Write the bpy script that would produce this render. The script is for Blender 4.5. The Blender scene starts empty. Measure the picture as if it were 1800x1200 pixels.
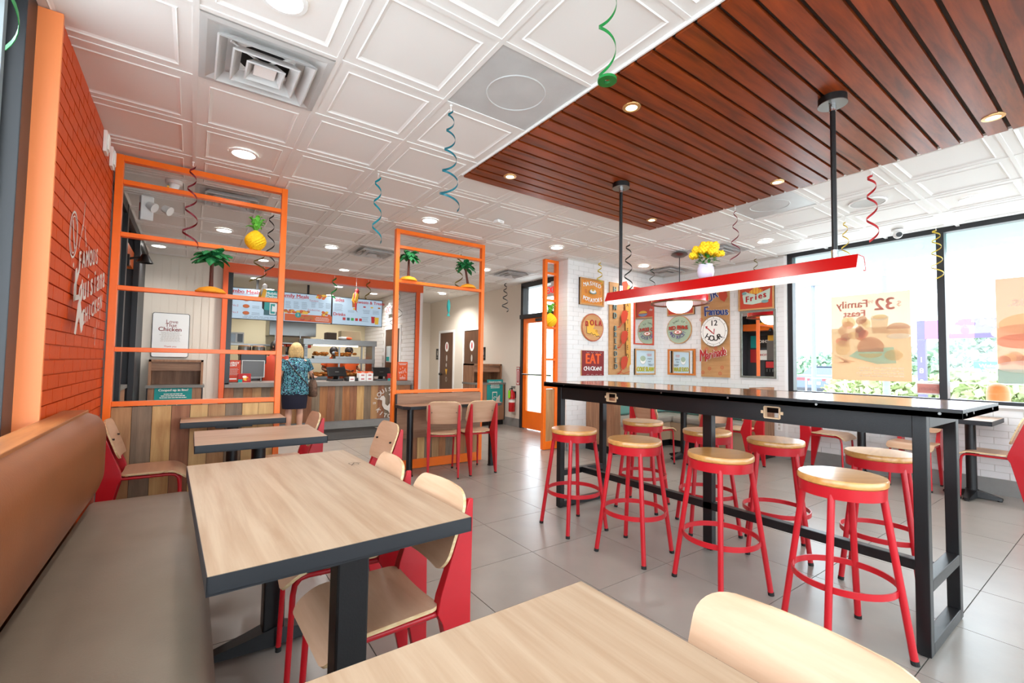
import bpy, math, random
from mathutils import Vector, Matrix
random.seed(7)
PI = math.pi
SC = bpy.context.scene
COL = SC.collection

# ------------------------------------------------------------------ camera, sky, exposure
cam_d = bpy.data.cameras.new('camera')
cam_d.sensor_width = 36.0
cam_d.lens = 36.0 * 793.1 / 1800.0
cam_d.shift_x = (900 - 901.4) / 1800.0
cam_d.shift_y = (602.8 - 600) / 1800.0
cam_d.clip_start = 0.02
cam_d.clip_end = 300
cam = bpy.data.objects.new('camera', cam_d)
COL.objects.link(cam)
YAW, PITCH, ROLL = [math.radians(a) for a in (35.413, 2.480, 0.886)]
fw = Vector((math.sin(YAW) * math.cos(PITCH), math.cos(YAW) * math.cos(PITCH), math.sin(PITCH)))
rt0 = Vector((math.cos(YAW), -math.sin(YAW), 0))
up0 = rt0.cross(fw)
rt = math.cos(ROLL) * rt0 + math.sin(ROLL) * up0
up = -math.sin(ROLL) * rt0 + math.cos(ROLL) * up0
CAMH = 1.234
cam.matrix_world = Matrix(((rt.x, up.x, -fw.x, 0), (rt.y, up.y, -fw.y, 0), (rt.z, up.z, -fw.z, CAMH), (0, 0, 0, 1)))
SC.camera = cam

wd = bpy.data.worlds.new('overcast_sky')
SC.world = wd
wd.use_nodes = True
bgn = wd.node_tree.nodes['Background']
bgn.inputs[0].default_value = (0.80, 0.915, 1.0, 1)
bgn.inputs[1].default_value = 6.0
SC.view_settings.view_transform = 'Standard'
SC.view_settings.look = 'None'
SC.view_settings.gamma = 1.0
SC.view_settings.use_curve_mapping = False
SC.view_settings.exposure = 0.46
SC.cycles.max_bounces = 9
SC.cycles.diffuse_bounces = 5
SC.cycles.glossy_bounces = 4
SC.cycles.transparent_max_bounces = 12
SC.cycles.sample_clamp_indirect = 6.0
H = 2.75
HW = 2.782

# ------------------------------------------------------------------ helpers
def rgb(r, g, b):
    def f(c):
        c /= 255.0
        return c / 12.92 if c <= 0.04045 else ((c + 0.055) / 1.055) ** 2.4
    return (f(r), f(g), f(b), 1.0)

MATS = {}
def _new(name):
    m = bpy.data.materials.new(name)
    m.use_nodes = True
    nt = m.node_tree
    return m, nt, nt.nodes['Principled BSDF']

def mat(name, col, rough=0.5, metal=0.0, var=0.0, scale=12.0, bump=0.0, bscale=60.0, emit=None, es=0.0, coat=0.0, spec=0.5, trans=0.0):
    if name in MATS:
        return MATS[name]
    m, nt, p = _new(name)
    c = rgb(*col)
    p.inputs['Base Color'].default_value = c
    p.inputs['Roughness'].default_value = rough
    p.inputs['Metallic'].default_value = metal
    p.inputs['Specular IOR Level'].default_value = spec
    p.inputs['Coat Weight'].default_value = coat
    p.inputs['Coat Roughness'].default_value = 0.15
    if var > 0 or bump > 0:
        tc = nt.nodes.new('ShaderNodeTexCoord')
    if var > 0:
        n = nt.nodes.new('ShaderNodeTexNoise')
        n.inputs['Scale'].default_value = scale
        n.inputs['Detail'].default_value = 5
        nt.links.new(tc.outputs['Object'], n.inputs['Vector'])
        r = nt.nodes.new('ShaderNodeValToRGB')
        r.color_ramp.elements[0].position = 0.3
        r.color_ramp.elements[1].position = 0.72
        r.color_ramp.elements[0].color = tuple(x * (1 - var) for x in c[:3]) + (1,)
        r.color_ramp.elements[1].color = tuple(min(1, x * (1 + var)) for x in c[:3]) + (1,)
        nt.links.new(n.outputs['Fac'], r.inputs['Fac'])
        nt.links.new(r.outputs['Color'], p.inputs['Base Color'])
    if bump > 0:
        n2 = nt.nodes.new('ShaderNodeTexNoise')
        n2.inputs['Scale'].default_value = bscale
        n2.inputs['Detail'].default_value = 4
        nt.links.new(tc.outputs['Object'], n2.inputs['Vector'])
        b = nt.nodes.new('ShaderNodeBump')
        b.inputs['Strength'].default_value = bump
        b.inputs['Distance'].default_value = 0.01
        nt.links.new(n2.outputs['Fac'], b.inputs['Height'])
        nt.links.new(b.outputs['Normal'], p.inputs['Normal'])
    if emit:
        p.inputs['Emission Color'].default_value = rgb(*emit)
        p.inputs['Emission Strength'].default_value = es
    MATS[name] = m
    return m

def wood(name, c1, c2, axis='X', rough=0.4, scale=3.0, stretch=14.0, coat=0.0, rnd=0.12, spec=0.5):
    """long-grained wood; the grain runs along `axis`; each object is shifted by its own random number"""
    if name in MATS:
        return MATS[name]
    m, nt, p = _new(name)
    tc = nt.nodes.new('ShaderNodeTexCoord')
    oi = nt.nodes.new('ShaderNodeObjectInfo')
    mp = nt.nodes.new('ShaderNodeMapping')
    s = [stretch, stretch, stretch]
    s['XYZ'.index(axis)] = 1.0
    mp.inputs['Scale'].default_value = s
    vm = nt.nodes.new('ShaderNodeVectorMath')
    vm.operation = 'SCALE'
    vm.inputs[0].default_value = (7.3, 3.1, 5.7)
    nt.links.new(oi.outputs['Random'], vm.inputs['Scale'])
    nt.links.new(vm.outputs[0], mp.inputs['Location'])
    nt.links.new(tc.outputs['Object'], mp.inputs['Vector'])
    n = nt.nodes.new('ShaderNodeTexNoise')
    n.inputs['Scale'].default_value = scale
    n.inputs['Detail'].default_value = 7
    n.inputs['Roughness'].default_value = 0.62
    n.inputs['Distortion'].default_value = 0.35
    nt.links.new(mp.outputs[0], n.inputs['Vector'])
    r = nt.nodes.new('ShaderNodeValToRGB')
    r.color_ramp.elements[0].position = 0.34
    r.color_ramp.elements[1].position = 0.66
    r.color_ramp.elements[0].color = rgb(*c2)
    r.color_ramp.elements[1].color = rgb(*c1)
    nt.links.new(n.outputs['Fac'], r.inputs['Fac'])
    hs = nt.nodes.new('ShaderNodeHueSaturation')
    mr = nt.nodes.new('ShaderNodeMapRange')
    mr.inputs['To Min'].default_value = 1 - rnd
    mr.inputs['To Max'].default_value = 1 + rnd
    nt.links.new(oi.outputs['Random'], mr.inputs['Value'])
    nt.links.new(mr.outputs[0], hs.inputs['Value'])
    nt.links.new(r.outputs['Color'], hs.inputs['Color'])
    nt.links.new(hs.outputs['Color'], p.inputs['Base Color'])
    p.inputs['Roughness'].default_value = rough
    p.inputs['Coat Weight'].default_value = coat
    p.inputs['Coat Roughness'].default_value = 0.12
    p.inputs['Specular IOR Level'].default_value = spec
    MATS[name] = m
    return m

def glass_mat(name, tint=(255, 255, 255), refl=0.12):
    if name in MATS:
        return MATS[name]
    m = bpy.data.materials.new(name)
    m.use_nodes = True
    nt = m.node_tree
    for n in list(nt.nodes):
        nt.nodes.remove(n)
    o = nt.nodes.new('ShaderNodeOutputMaterial')
    t = nt.nodes.new('ShaderNodeBsdfTransparent')
    t.inputs[0].default_value = rgb(*tint)
    g = nt.nodes.new('ShaderNodeBsdfGlossy')
    g.inputs['Roughness'].default_value = 0.02
    lw = nt.nodes.new('ShaderNodeLayerWeight')
    fr = nt.nodes.new('ShaderNodeMapRange')
    fr.inputs['From Min'].default_value = 0.3
    fr.inputs['To Min'].default_value = 0.04
    fr.inputs['To Max'].default_value = 0.45
    nt.links.new(lw.outputs['Facing'], fr.inputs['Value'])
    mx = nt.nodes.new('ShaderNodeMixShader')
    nt.links.new(fr.outputs[0], mx.inputs[0])
    nt.links.new(t.outputs[0], mx.inputs[1])
    nt.links.new(g.outputs[0], mx.inputs[2])
    nt.links.new(mx.outputs[0], o.inputs[0])
    MATS[name] = m
    return m

def paper_mat(name, col, trans=0.5):
    """thin printed paper that lets daylight glow through"""
    if name in MATS:
        return MATS[name]
    m = bpy.data.materials.new(name)
    m.use_nodes = True
    nt = m.node_tree
    for n in list(nt.nodes):
        nt.nodes.remove(n)
    o = nt.nodes.new('ShaderNodeOutputMaterial')
    d = nt.nodes.new('ShaderNodeBsdfDiffuse')
    t = nt.nodes.new('ShaderNodeBsdfTranslucent')
    for n in (d, t):
        n.inputs[0].default_value = rgb(*col)
    mx = nt.nodes.new('ShaderNodeMixShader')
    mx.inputs[0].default_value = trans
    nt.links.new(d.outputs[0], mx.inputs[1])
    nt.links.new(t.outputs[0], mx.inputs[2])
    nt.links.new(mx.outputs[0], o.inputs[0])
    MATS[name] = m
    return m

class MB:
    """collects shapes with material indices, then builds ONE mesh object"""
    def __init__(s):
        s.v = []; s.f = []; s.m = []
    def add(s, vs, fs, mi=0):
        o = len(s.v)
        s.v += [tuple(a) for a in vs]
        s.f += [tuple(i + o for i in f) for f in fs]
        s.m += [mi] * len(fs)
        return s
    def box(s, x0, x1, y0, y1, z0, z1, mi=0):
        vs = [(x, y, z) for z in (z0, z1) for y in (y0, y1) for x in (x0, x1)]
        return s.add(vs, [(0, 2, 3, 1), (4, 5, 7, 6), (0, 1, 5, 4), (2, 6, 7, 3), (0, 4, 6, 2), (1, 3, 7, 5)], mi)
    def cbox(s, c, d, mi=0):
        return s.box(c[0] - d[0] / 2, c[0] + d[0] / 2, c[1] - d[1] / 2, c[1] + d[1] / 2, c[2] - d[2] / 2, c[2] + d[2] / 2, mi)
    def cyl(s, p0, p1, r0, r1=None, n=16, mi=0):
        r1 = r0 if r1 is None else r1
        return s.tube([p0, p1], [r0, r1], n, mi)
    def tube(s, path, r, n=10, mi=0, closed=False):
        P = [Vector(p) for p in path]
        k = len(P)
        R = r if isinstance(r, (list, tuple)) else [r] * k
        vs = []
        prev = None
        for i in range(k):
            if closed:
                t = (P[(i + 1) % k] - P[i - 1])
            else:
                t = P[min(i + 1, k - 1)] - P[max(i - 1, 0)]
            t.normalize()
            if prev is None:
                a = Vector((0, 0, 1)) if abs(t.z) < 0.9 else Vector((1, 0, 0))
                u_ = (a - t * a.dot(t)).normalized()
            else:
                u_ = (prev - t * prev.dot(t)).normalized()
            prev = u_
            w_ = t.cross(u_)
            for j in range(n):
                an = 2 * PI * j / n
                vs.append(P[i] + (u_ * math.cos(an) + w_ * math.sin(an)) * R[i])
        fs = []
        for i in range(k if closed else k - 1):
            a = i * n; b = ((i + 1) % k) * n
            for j in range(n):
                fs.append((a + j, a + (j + 1) % n, b + (j + 1) % n, b + j))
        if not closed:
            fs.append(tuple(range(n - 1, -1, -1)))
            fs.append(tuple(range((k - 1) * n, k * n)))
        return s.add(vs, fs, mi)
    def lathe(s, prof, n=24, mi=0, c=(0, 0, 0), sx=1, sy=1):
        vs = []
        for r, z in prof:
            for j in range(n):
                a = 2 * PI * j / n
                vs.append((c[0] + r * math.cos(a) * sx, c[1] + r * math.sin(a) * sy, c[2] + z))
        fs = []
        for i in range(len(prof) - 1):
            for j in range(n):
                fs.append((i * n + j, i * n + (j + 1) % n, (i + 1) * n + (j + 1) % n, (i + 1) * n + j))
        shut = abs(prof[0][0] - prof[-1][0]) + abs(prof[0][1] - prof[-1][1]) < 1e-9
        if prof[0][0] > 1e-5 and not shut:
            fs.append(tuple(range(n - 1, -1, -1)))
        if prof[-1][0] > 1e-5 and not shut:
            fs.append(tuple(range((len(prof) - 1) * n, len(prof) * n)))
        return s.add(vs, fs, mi)
    def ball(s, c, r, nu=16, nv=10, mi=0):
        rx, ry, rz = r if isinstance(r, (list, tuple)) else (r, r, r)
        prof = [(max(1e-6, math.sin(PI * i / nv)), -math.cos(PI * i / nv) * rz) for i in range(nv + 1)]
        return s.lathe(prof, nu, mi, c, rx, ry)
    def prism(s, poly, a0, a1, axis='Y', mi=0):
        """poly in the plane across `axis`: Y -> (x, z), X -> (y, z), Z -> (x, y)"""
        def pt(p, a):
            return {'Y': (p[0], a, p[1]), 'X': (a, p[0], p[1]), 'Z': (p[0], p[1], a)}[axis]
        n = len(poly)
        vs = [pt(p, a0) for p in poly] + [pt(p, a1) for p in poly]
        fs = [tuple(range(n)), tuple(range(2 * n - 1, n - 1, -1))]
        fs += [(i, i + n, (i + 1) % n + n, (i + 1) % n) for i in range(n)]
        return s.add(vs, fs, mi)
    def sheet(s, fn, nu, nv, thick, mi=0, mi_edge=None, spine=False):
        """surface fn(u, v) -> point, u and v in 0..1, given a thickness along its normal"""
        g = [[Vector(fn(i / nu, j / nv)) for j in range(nv + 1)] for i in range(nu + 1)]
        vs = []
        for side in (0, 1):
            for i in range(nu + 1):
                for j in range(nv + 1):
                    a = g[min(i + 1, nu)][j] - g[max(i - 1, 0)][j]
                    b = g[i][min(j + 1, nv)] - g[i][max(j - 1, 0)]
                    if spine:      # normal taken along the middle line, so rounded corners stay clean
                        a = g[min(i + 1, nu)][nv // 2] - g[max(i - 1, 0)][nv // 2]
                        b = g[nu // 2][nv] - g[nu // 2][0]
                    nn = a.cross(b)
                    nn = nn.normalized() if nn.length > 1e-9 else Vector((0, 0, 1))
                    vs.append(g[i][j] + nn * (thick * side))
        w = nv + 1
        o = (nu + 1) * w
        fs = []; ed = []
        for i in range(nu):
            for j in range(nv):
                q = (i * w + j, (i + 1) * w + j, (i + 1) * w + j + 1, i * w + j + 1)
                fs.append(tuple(reversed(q)))
                fs.append(tuple(k + o for k in q))
        for i in range(nu):
            for j in (0, nv):
                a, b = i * w + j, (i + 1) * w + j
                ed.append((a, b, b + o, a + o) if j == 0 else (b, a, a + o, b + o))
        for j in range(nv):
            for i in (0, nu):
                a, b = i * w + j, i * w + j + 1
                ed.append((b, a, a + o, b + o) if i == 0 else (a, b, b + o, a + o))
        k0 = len(s.v)
        s.add(vs, fs, mi)
        s.f += [tuple(i + k0 for i in f) for f in ed]
        s.m += [mi if mi_edge is None else mi_edge] * len(ed)
        return s
    def mesh(s, name, mats, smooth=None):
        me = bpy.data.meshes.new(name)
        me.from_pydata(s.v, [], s.f)
        for m in (mats if isinstance(mats, (list, tuple)) else [mats]):
            me.materials.append(m)
        if len(me.materials) > 1:
            me.polygons.foreach_set('material_index', s.m)
        if smooth:
            me.polygons.foreach_set('use_smooth', [True] * len(me.polygons))
            me.set_sharp_from_angle(angle=math.radians(smooth))
        me.update()
        return me
    def build(s, name, mats, parent=None, loc=(0, 0, 0), rz=0.0, smooth=None, bevel=0.0):
        o = bpy.data.objects.new(name, s.mesh(name, mats, smooth))
        COL.objects.link(o)
        o.location = loc
        o.rotation_euler = (0, 0, rz)
        if parent:
            o.parent = parent
        if bevel > 0:
            b = o.modifiers.new('bevel', 'BEVEL')
            b.width = bevel
            b.segments = 2
            b.limit_method = 'ANGLE'
        return o

def link_mesh(name, me, parent=None, loc=(0, 0, 0), rot=(0, 0, 0)):
    o = bpy.data.objects.new(name, me)
    COL.objects.link(o)
    o.location = loc
    o.rotation_euler = rot
    if parent:
        o.parent = parent
    return o

def tag(o, label=None, cat=None, group=None, kind=None):
    if label: o['label'] = label
    if cat: o['category'] = cat
    if group: o['group'] = group
    if kind: o['kind'] = kind
    return o

def thing(name, label, cat, loc=(0, 0, 0), rz=0.0, group=None):
    o = bpy.data.objects.new(name, None)
    COL.objects.link(o)
    o.location = loc
    o.rotation_euler = (0, 0, rz)
    o.empty_display_size = 0.1
    return tag(o, label, cat, group)

def copy_tree(o, parent=None):
    c = o.copy()
    COL.objects.link(c)
    c.parent = parent
    for ch in [k for k in bpy.data.objects if k.parent == o]:
        copy_tree(ch, c)
    return c

_kids = {}
def clone(root, loc, rz, label, group=None):
    c = copy_tree(root)
    c.location = loc
    c.rotation_euler = (0, 0, rz)
    c['label'] = label
    if group: c['group'] = group
    return c

_fc = {}
def text_polys(txt, size=1.0):
    """outline mesh of a text, centred on the origin, in x-y"""
    key = txt
    if key not in _fc:
        cu = bpy.data.curves.new('lettering', 'FONT')
        cu.body = txt
        cu.size = 1.0
        cu.align_x = 'CENTER'
        cu.align_y = 'CENTER'
        cu.resolution_u = 3
        o = bpy.data.objects.new('lettering_tmp', cu)
        COL.objects.link(o)
        dg = bpy.context.evaluated_depsgraph_get()
        me = bpy.data.meshes.new_from_object(o.evaluated_get(dg))
        _fc[key] = ([tuple(v.co) for v in me.vertices], [tuple(p.vertices) for p in me.polygons])
        bpy.data.meshes.remove(me)
        bpy.data.objects.remove(o)
        bpy.data.curves.remove(cu)
    vs, fs = _fc[key]
    return [(v[0] * size, v[1] * size) for v in vs], fs

class Art:
    """flat print: layers of coloured shapes in a board's own plane (x right, z up, facing -y)"""
    def __init__(s, mirror=False):
        s.b = MB(); s.mats = []; s.lay = 0; s.sg = -1 if mirror else 1
    def _mi(s, m):
        if m not in s.mats: s.mats.append(m)
        return s.mats.index(m)
    def _put(s, pts, fs, m):
        s.lay += 1
        y = -0.0012 - 0.00035 * s.lay
        s.b.add([(s.sg * p[0], y, p[1]) for p in pts], [tuple(reversed(f)) if s.sg < 0 else f for f in fs], s._mi(m))
    def poly(s, pts, m):
        s._put(pts, [tuple(range(len(pts)))], m)
    def rect(s, x0, x1, z0, z1, m):
        s.poly([(x0, z0), (x1, z0), (x1, z1), (x0, z1)], m)
    def ell(s, cx, cz, rx, rz, m, a0=0, a1=2 * PI, n=24, rot=0):
        pts = []
        full = abs(a1 - a0) > 6.28
        for i in range(n if full else n + 1):
            a = a0 + (a1 - a0) * i / n
            x, z = rx * math.cos(a), rz * math.sin(a)
            pts.append((cx + x * math.cos(rot) - z * math.sin(rot), cz + x * math.sin(rot) + z * math.cos(rot)))
        s.poly(pts, m)
    def ring(s, cx, cz, rx, rz, w, m, n=28, a0=0, a1=2 * PI):
        pts = []
        for i in range(n + 1):
            a = a0 + (a1 - a0) * i / n
            pts += [(cx + rx * math.cos(a), cz + rz * math.sin(a)), (cx + (rx - w) * math.cos(a), cz + (rz - w) * math.sin(a))]
        s._put(pts, [(2 * i, 2 * i + 2, 2 * i + 3, 2 * i + 1) for i in range(n)], m)
    def line(s, pts, w, m):
        for (a, b) in zip(pts[:-1], pts[1:]):
            d = Vector((b[0] - a[0], b[1] - a[1]))
            if d.length < 1e-6: continue
            d.normalize()
            n = Vector((-d.y, d.x)) * (w / 2)
            e = d * (w * 0.3)
            s.poly([(a[0] - n.x - e.x, a[1] - n.y - e.y), (b[0] - n.x + e.x, b[1] - n.y + e.y), (b[0] + n.x + e.x, b[1] + n.y + e.y), (a[0] + n.x - e.x, a[1] + n.y - e.y)], m)
    def text(s, txt, x, z, size, m, rot=0.0, sx=1.0, bold=0.0):
        vs, fs = text_polys(txt, size)
        c, n = math.cos(rot), math.sin(rot)
        offs = [(0, 0)] if not bold else [(0, 0), (bold, 0), (-bold, 0), (0, bold * 0.7)]
        for ox, oz in offs:
            s._put([(x + ox + v[0] * sx * c - v[1] * n, z + oz + v[0] * sx * n + v[1] * c) for v in vs], fs, m)
    def arc(s, txt, cx, cz, r, mid, size, m, up=True, step=None, bold=0.0, rz=None):
        """letters around a circle; up=True reads along the top, else along the bottom"""
        step = step or size * 0.75 / r
        n = len(txt)
        rz = rz or r
        for i, ch in enumerate(txt):
            k = i - (n - 1) / 2
            a = mid - k * step if up else mid + k * step
            if ch == ' ': continue
            s.text(ch, cx + r * math.cos(a), cz + rz * math.sin(a), size, m, rot=(a - PI / 2) if up else (a + PI / 2), bold=bold)
    def lines(s, x0, x1, z0, z1, n, m, center=True, h=0.45, rag=0.25):
        """rows of small print"""
        rnd = random.Random(int(abs(x0 * 977 + z0 * 331 + n) * 10))
        for i in range(n):
            z = z1 - (z1 - z0) * (i + 0.5) / n
            hh = (z1 - z0) / n * h / 2
            w = (x1 - x0) * (1 - rag * rnd.random())
            a = (x0 + x1) / 2 - w / 2 if center else x0
            x = a
            while x < a + w - 1e-4:
                l = min((x1 - x0) * rnd.uniform(0.07, 0.16), a + w - x)
                s.rect(x, x + l * 0.86, z - hh, z + hh, m)
                x += l
    def build(s, name, parent, loc=(0, 0, 0), rz=0.0):
        o = s.b.build(name, s.mats, parent, loc, rz)
        return o

RX = {'-Y': 0.0, '-X': -PI / 2, '+X': PI / 2, '+Y': PI}

# ------------------------------------------------------------------ materials
M_ceil = mat('ceiling_white', (236, 234, 231), 0.55, bump=0.04, bscale=180)
M_grid = mat('grid_white', (232, 230, 227), 0.45)
M_floor = mat('grey_porcelain', (146, 138, 130), 0.28, var=0.08, scale=3.5, bump=0.02, bscale=40)
M_grout = mat('grout', (72, 66, 60), 0.9)
M_obrick = mat('orange_paint_gloss', (206, 72, 6), 0.42, bump=0.12, bscale=30, spec=0.25)
M_orange = mat('orange_paint', (250, 116, 20), 0.3, var=0.02)
M_ojamb = mat('orange_paint_glare', (255, 146, 84), 0.4)  # lighter, less saturated orange: glare on the jamb painted into the colour
M_wbrick = mat('white_glazed_brick', (232, 230, 228), 0.38, bump=0.1, bscale=25)
M_wmort = mat('white_mortar', (214, 209, 202), 0.9)
M_cream = mat('cream_plaster', (226, 216, 202), 0.6, bump=0.03)
M_base = mat('grey_base_tile', (140, 138, 135), 0.45, var=0.06)
M_dark = mat('dark_bronze_frame', (38, 39, 42), 0.4)
M_black = mat('black_powder_coat', (12, 12, 14), 0.35, bump=0.05, bscale=200)
M_blackg = mat('black_plastic', (22, 22, 24), 0.3)
M_red = mat('red_powder_coat', (184, 20, 32), 0.33)
M_redl = mat('red_lamp_metal', (186, 12, 12), 0.25)
M_edge = mat('charcoal_edge_band', (30, 32, 36), 0.45)
M_oak = wood('oak_laminate', (170, 145, 120), (150, 121, 95), 'Y', 0.36, 1.6, 20.0, rnd=0.03)
M_oakx = wood('oak_laminate_cross', (186, 152, 122), (164, 126, 96), 'X', 0.4, 1.6, 20.0, rnd=0.03)
M_ply = wood('beech_plywood', (206, 166, 136), (192, 150, 118), 'Y', 0.38, 2.0, 10.0, rnd=0.03)
M_plye = wood('plywood_edge', (228, 204, 160), (196, 158, 110), 'X', 0.5, 20.0, 3.0, rnd=0.0)
M_butch = wood('butcher_block', (206, 152, 86), (184, 126, 66), 'X', 0.28, 3.0, 14.0, coat=0.25, rnd=0.08)
M_bar = wood('varnished_block', (206, 150, 100), (168, 108, 64), 'Y', 0.12, 2.2, 10.0, coat=0.6, rnd=0.1)
M_walnut = wood('walnut_slat', (148, 62, 16), (98, 36, 6), 'X', 0.36, 2.2, 9.0, coat=0.08, rnd=0.14, spec=0.35)
M_lam = wood('brown_laminate', (168, 128, 100), (138, 100, 76), 'X', 0.5, 2.0, 12.0, rnd=0.02)
M_lamv = wood('brown_laminate_upright', (170, 124, 92), (136, 94, 66), 'Z', 0.5, 2.0, 12.0, rnd=0.02)
PL = [wood('plank_a', (190, 146, 98), (160, 114, 72), 'Z', 0.55, 2.0, 10.0, rnd=0.05),
      wood('plank_b', (142, 120, 96), (112, 92, 72), 'Z', 0.55, 2.0, 10.0, rnd=0.05),
      wood('plank_c', (212, 172, 112), (184, 138, 82), 'Z', 0.55, 2.0, 10.0, rnd=0.05),
      wood('plank_d', (164, 110, 74), (132, 82, 52), 'Z', 0.55, 2.0, 10.0, rnd=0.05),
      wood('plank_e', (222, 184, 122), (198, 154, 96), 'Z', 0.55, 2.0, 10.0, rnd=0.05),
      wood('plank_f', (176, 118, 70), (142, 88, 48), 'Z', 0.55, 2.0, 10.0, rnd=0.05)]
M_steel = mat('brushed_steel', (132, 132, 130), 0.32, 1.0, bump=0.02, bscale=120)
M_chrome = mat('chrome', (210, 210, 212), 0.15, 1.0)
M_white = mat('white_enamel', (240, 240, 238), 0.35)
M_whitep = mat('white_print', (242, 240, 234), 0.6)
M_tealp = mat('teal_print', (24, 150, 146), 0.6)
M_redp = mat('red_print', (178, 34, 36), 0.6)
M_orp = mat('orange_print', (236, 92, 32), 0.6)
M_yelp = mat('yellow_print', (240, 184, 64), 0.6)
M_blkp = mat('black_print', (34, 30, 28), 0.6)
M_kraft = wood('kraft_board', (206, 156, 104), (190, 138, 88), 'X', 0.65, 3.0, 6.0, rnd=0.05)
M_greyp = mat('grey_print', (196, 190, 182), 0.6)
M_sil = mat('pale_vinyl', (214, 206, 196), 0.5)
M_glass = glass_mat('window_glass')
M_lit = mat('lamp_glow', (255, 255, 255), 0.5, emit=(255, 252, 244), es=9.0)
M_litw = mat('warm_glow', (255, 240, 210), 0.5, emit=(255, 238, 205), es=5.0)
M_rub = mat('black_rubber', (18, 18, 18), 0.7)
M_bside = mat('gap_black', (14, 13, 12), 0.9)

def struct(name, mb, mats, parent=None, **k):
    o = mb.build(name, mats, parent, **k)
    if parent is None:
        o['kind'] = 'structure'
    return o

# ------------------------------------------------------------------ floor
XW = 6.57          # window wall (runs along y)
fl = struct('floor', MB().box(-0.75, 6.77, -3.2, 12.6, -0.12, -0.0035).box(-1.2, -0.75, 4.44, 8.7, -0.12, -0.0035), M_grout)
fl['label'] = 'grey porcelain tile floor with thin dark joints'
fx0, fy0, fp, fq = 1.865, 0.575, 0.5935, 0.597
tile_me = MB().box(-fp / 2 + 0.0022, fp / 2 - 0.0022, -fq / 2 + 0.0022, fq / 2 - 0.0022, -0.0034, 0.0).mesh('floor_tile', M_floor)
rest = MB()
for i in range(-4, 8):
    for j in range(-6, 20):
        cx, cy = fx0 + fp * (i + 0.5), fy0 + fq * (j + 0.5)
        if cx + fp / 2 > XW + 0.25 or cx - fp / 2 < -0.75: continue
        if cy > 8.4 and cx < 3.6: continue
        if cy > 11: continue
        if cy < -0.2 and cx < 5:
            rest.box(cx - fp / 2 + 0.002, cx + fp / 2 - 0.002, cy - fq / 2 + 0.002, cy + fq / 2 - 0.002, -0.0034, 0)
        else:
            link_mesh('floor_tile', tile_me, fl, (cx, cy, 0))
r_ = rest.build('floor_tiles_behind', M_floor, fl); r_['kind'] = 'stuff'

# ------------------------------------------------------------------ ceiling
ce = struct('ceiling', MB().box(-0.75, 6.78, -3.2, 12.6, H + 0.03, H + 0.12).box(-1.2, -0.75, 4.44, 8.7, H + 0.03, H + 0.12), M_ceil)
ce['label'] = 'white suspended ceiling of moulded square tiles'
gx0, gy0, gp, gq = -0.04, 2.336, 0.592, 0.605
def tile_mesh(w, d):
    b = MB()
    def ringq(i0, z0, i1, z1):
        a = [(-w + i0, -d + i0, z0), (w - i0, -d + i0, z0), (w - i0, d - i0, z0), (-w + i0, d - i0, z0)]
        c = [(-w + i1, -d + i1, z1), (w - i1, -d + i1, z1), (w - i1, d - i1, z1), (-w + i1, d - i1, z1)]
        b.add(a + c, [(k, k + 4, (k + 1) % 4 + 4, (k + 1) % 4) for k in range(4)])
    st = [(0.0, 0.022), (0.0, 0.004), (0.056, 0.004), (0.061, -0.001), (0.066, 0.004), (0.078, 0.008)]
    for (i0, z0), (i1, z1) in zip(st[:-1], st[1:]):
        ringq(i0, z0, i1, z1)
    i1, z1 = st[-1]
    b.add([(-w + i1, -d + i1, z1), (-w + i1, d - i1, z1), (w - i1, d - i1, z1), (w - i1, -d + i1, z1)], [(0, 1, 2, 3)])
    return b.mesh('ceiling_tile', M_ceil)
ct_me = tile_mesh(gp / 2 - 0.009, gq / 2 - 0.009)
WX0, WX1, WY1 = 1.736, 4.104, 3.177        # wood slat panel
VENTS = [(0, 0), (0, 4), (3, 6), (7, 6), (9, 1), (10, 3)]
FROST = [(2, -1), (7, -1)]
for i in range(-1, 12):
    for j in range(-4, 11):
        x0, y0 = gx0 + gp * i, gy0 + gq * j
        cx, cy = x0 + gp / 2, y0 + gq / 2
        if WX0 - 0.01 < cx < WX1 and cy < WY1 - 0.05: continue
        if (i, j) in VENTS or (i, j) in FROST: continue
        if cy > 8.4 and cx < 3.6: continue
        if cx > XW - 0.05 or (cy > 4.8 and cx > 5.3) or (cy < 0.2 and cx < 4): continue
        link_mesh('ceiling_tile', ct_me, ce, (cx, cy, H))
bars = 0
for i in range(-1, 13):
    x = gx0 + gp * i
    if x > XW: continue
    y1 = 8.4 if x < 5.2 else 4.8
    y0 = WY1 if WX0 + 0.05 < x < WX1 - 0.05 else -3.0
    MB().box(-0.012, 0.012, y0, y1, -0.001, 0.02).build('grid_bar', M_grid, ce, (x, 0, H))
for j in range(-8, 11):
    y = gy0 + gq * j
    x1 = XW if y < 4.8 else 5.15
    segs = [(-0.6, x1)]
    if y < WY1: segs = [(-0.6, WX0), (WX1, x1)]
    for a, b in segs:
        MB().box(a, b, -0.012, 0.012, -0.0005, 0.02).build('grid_bar', M_grid, ce, (0, y, H))
MB().box(WX0, WX1, WY1, gy0 + gq * 2, 0.002, 0.02).build('ceiling_filler', M_ceil, ce, (0, 0, H))
kc = struct('ceiling_kitchen', MB().box(0.3, 3.62, 8.62, 12.4, 2.70, 2.74), mat('kitchen_ceiling', (214, 210, 204), 0.6))
kc['label'] = 'flat grey-white kitchen ceiling behind the orange beam'

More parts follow.
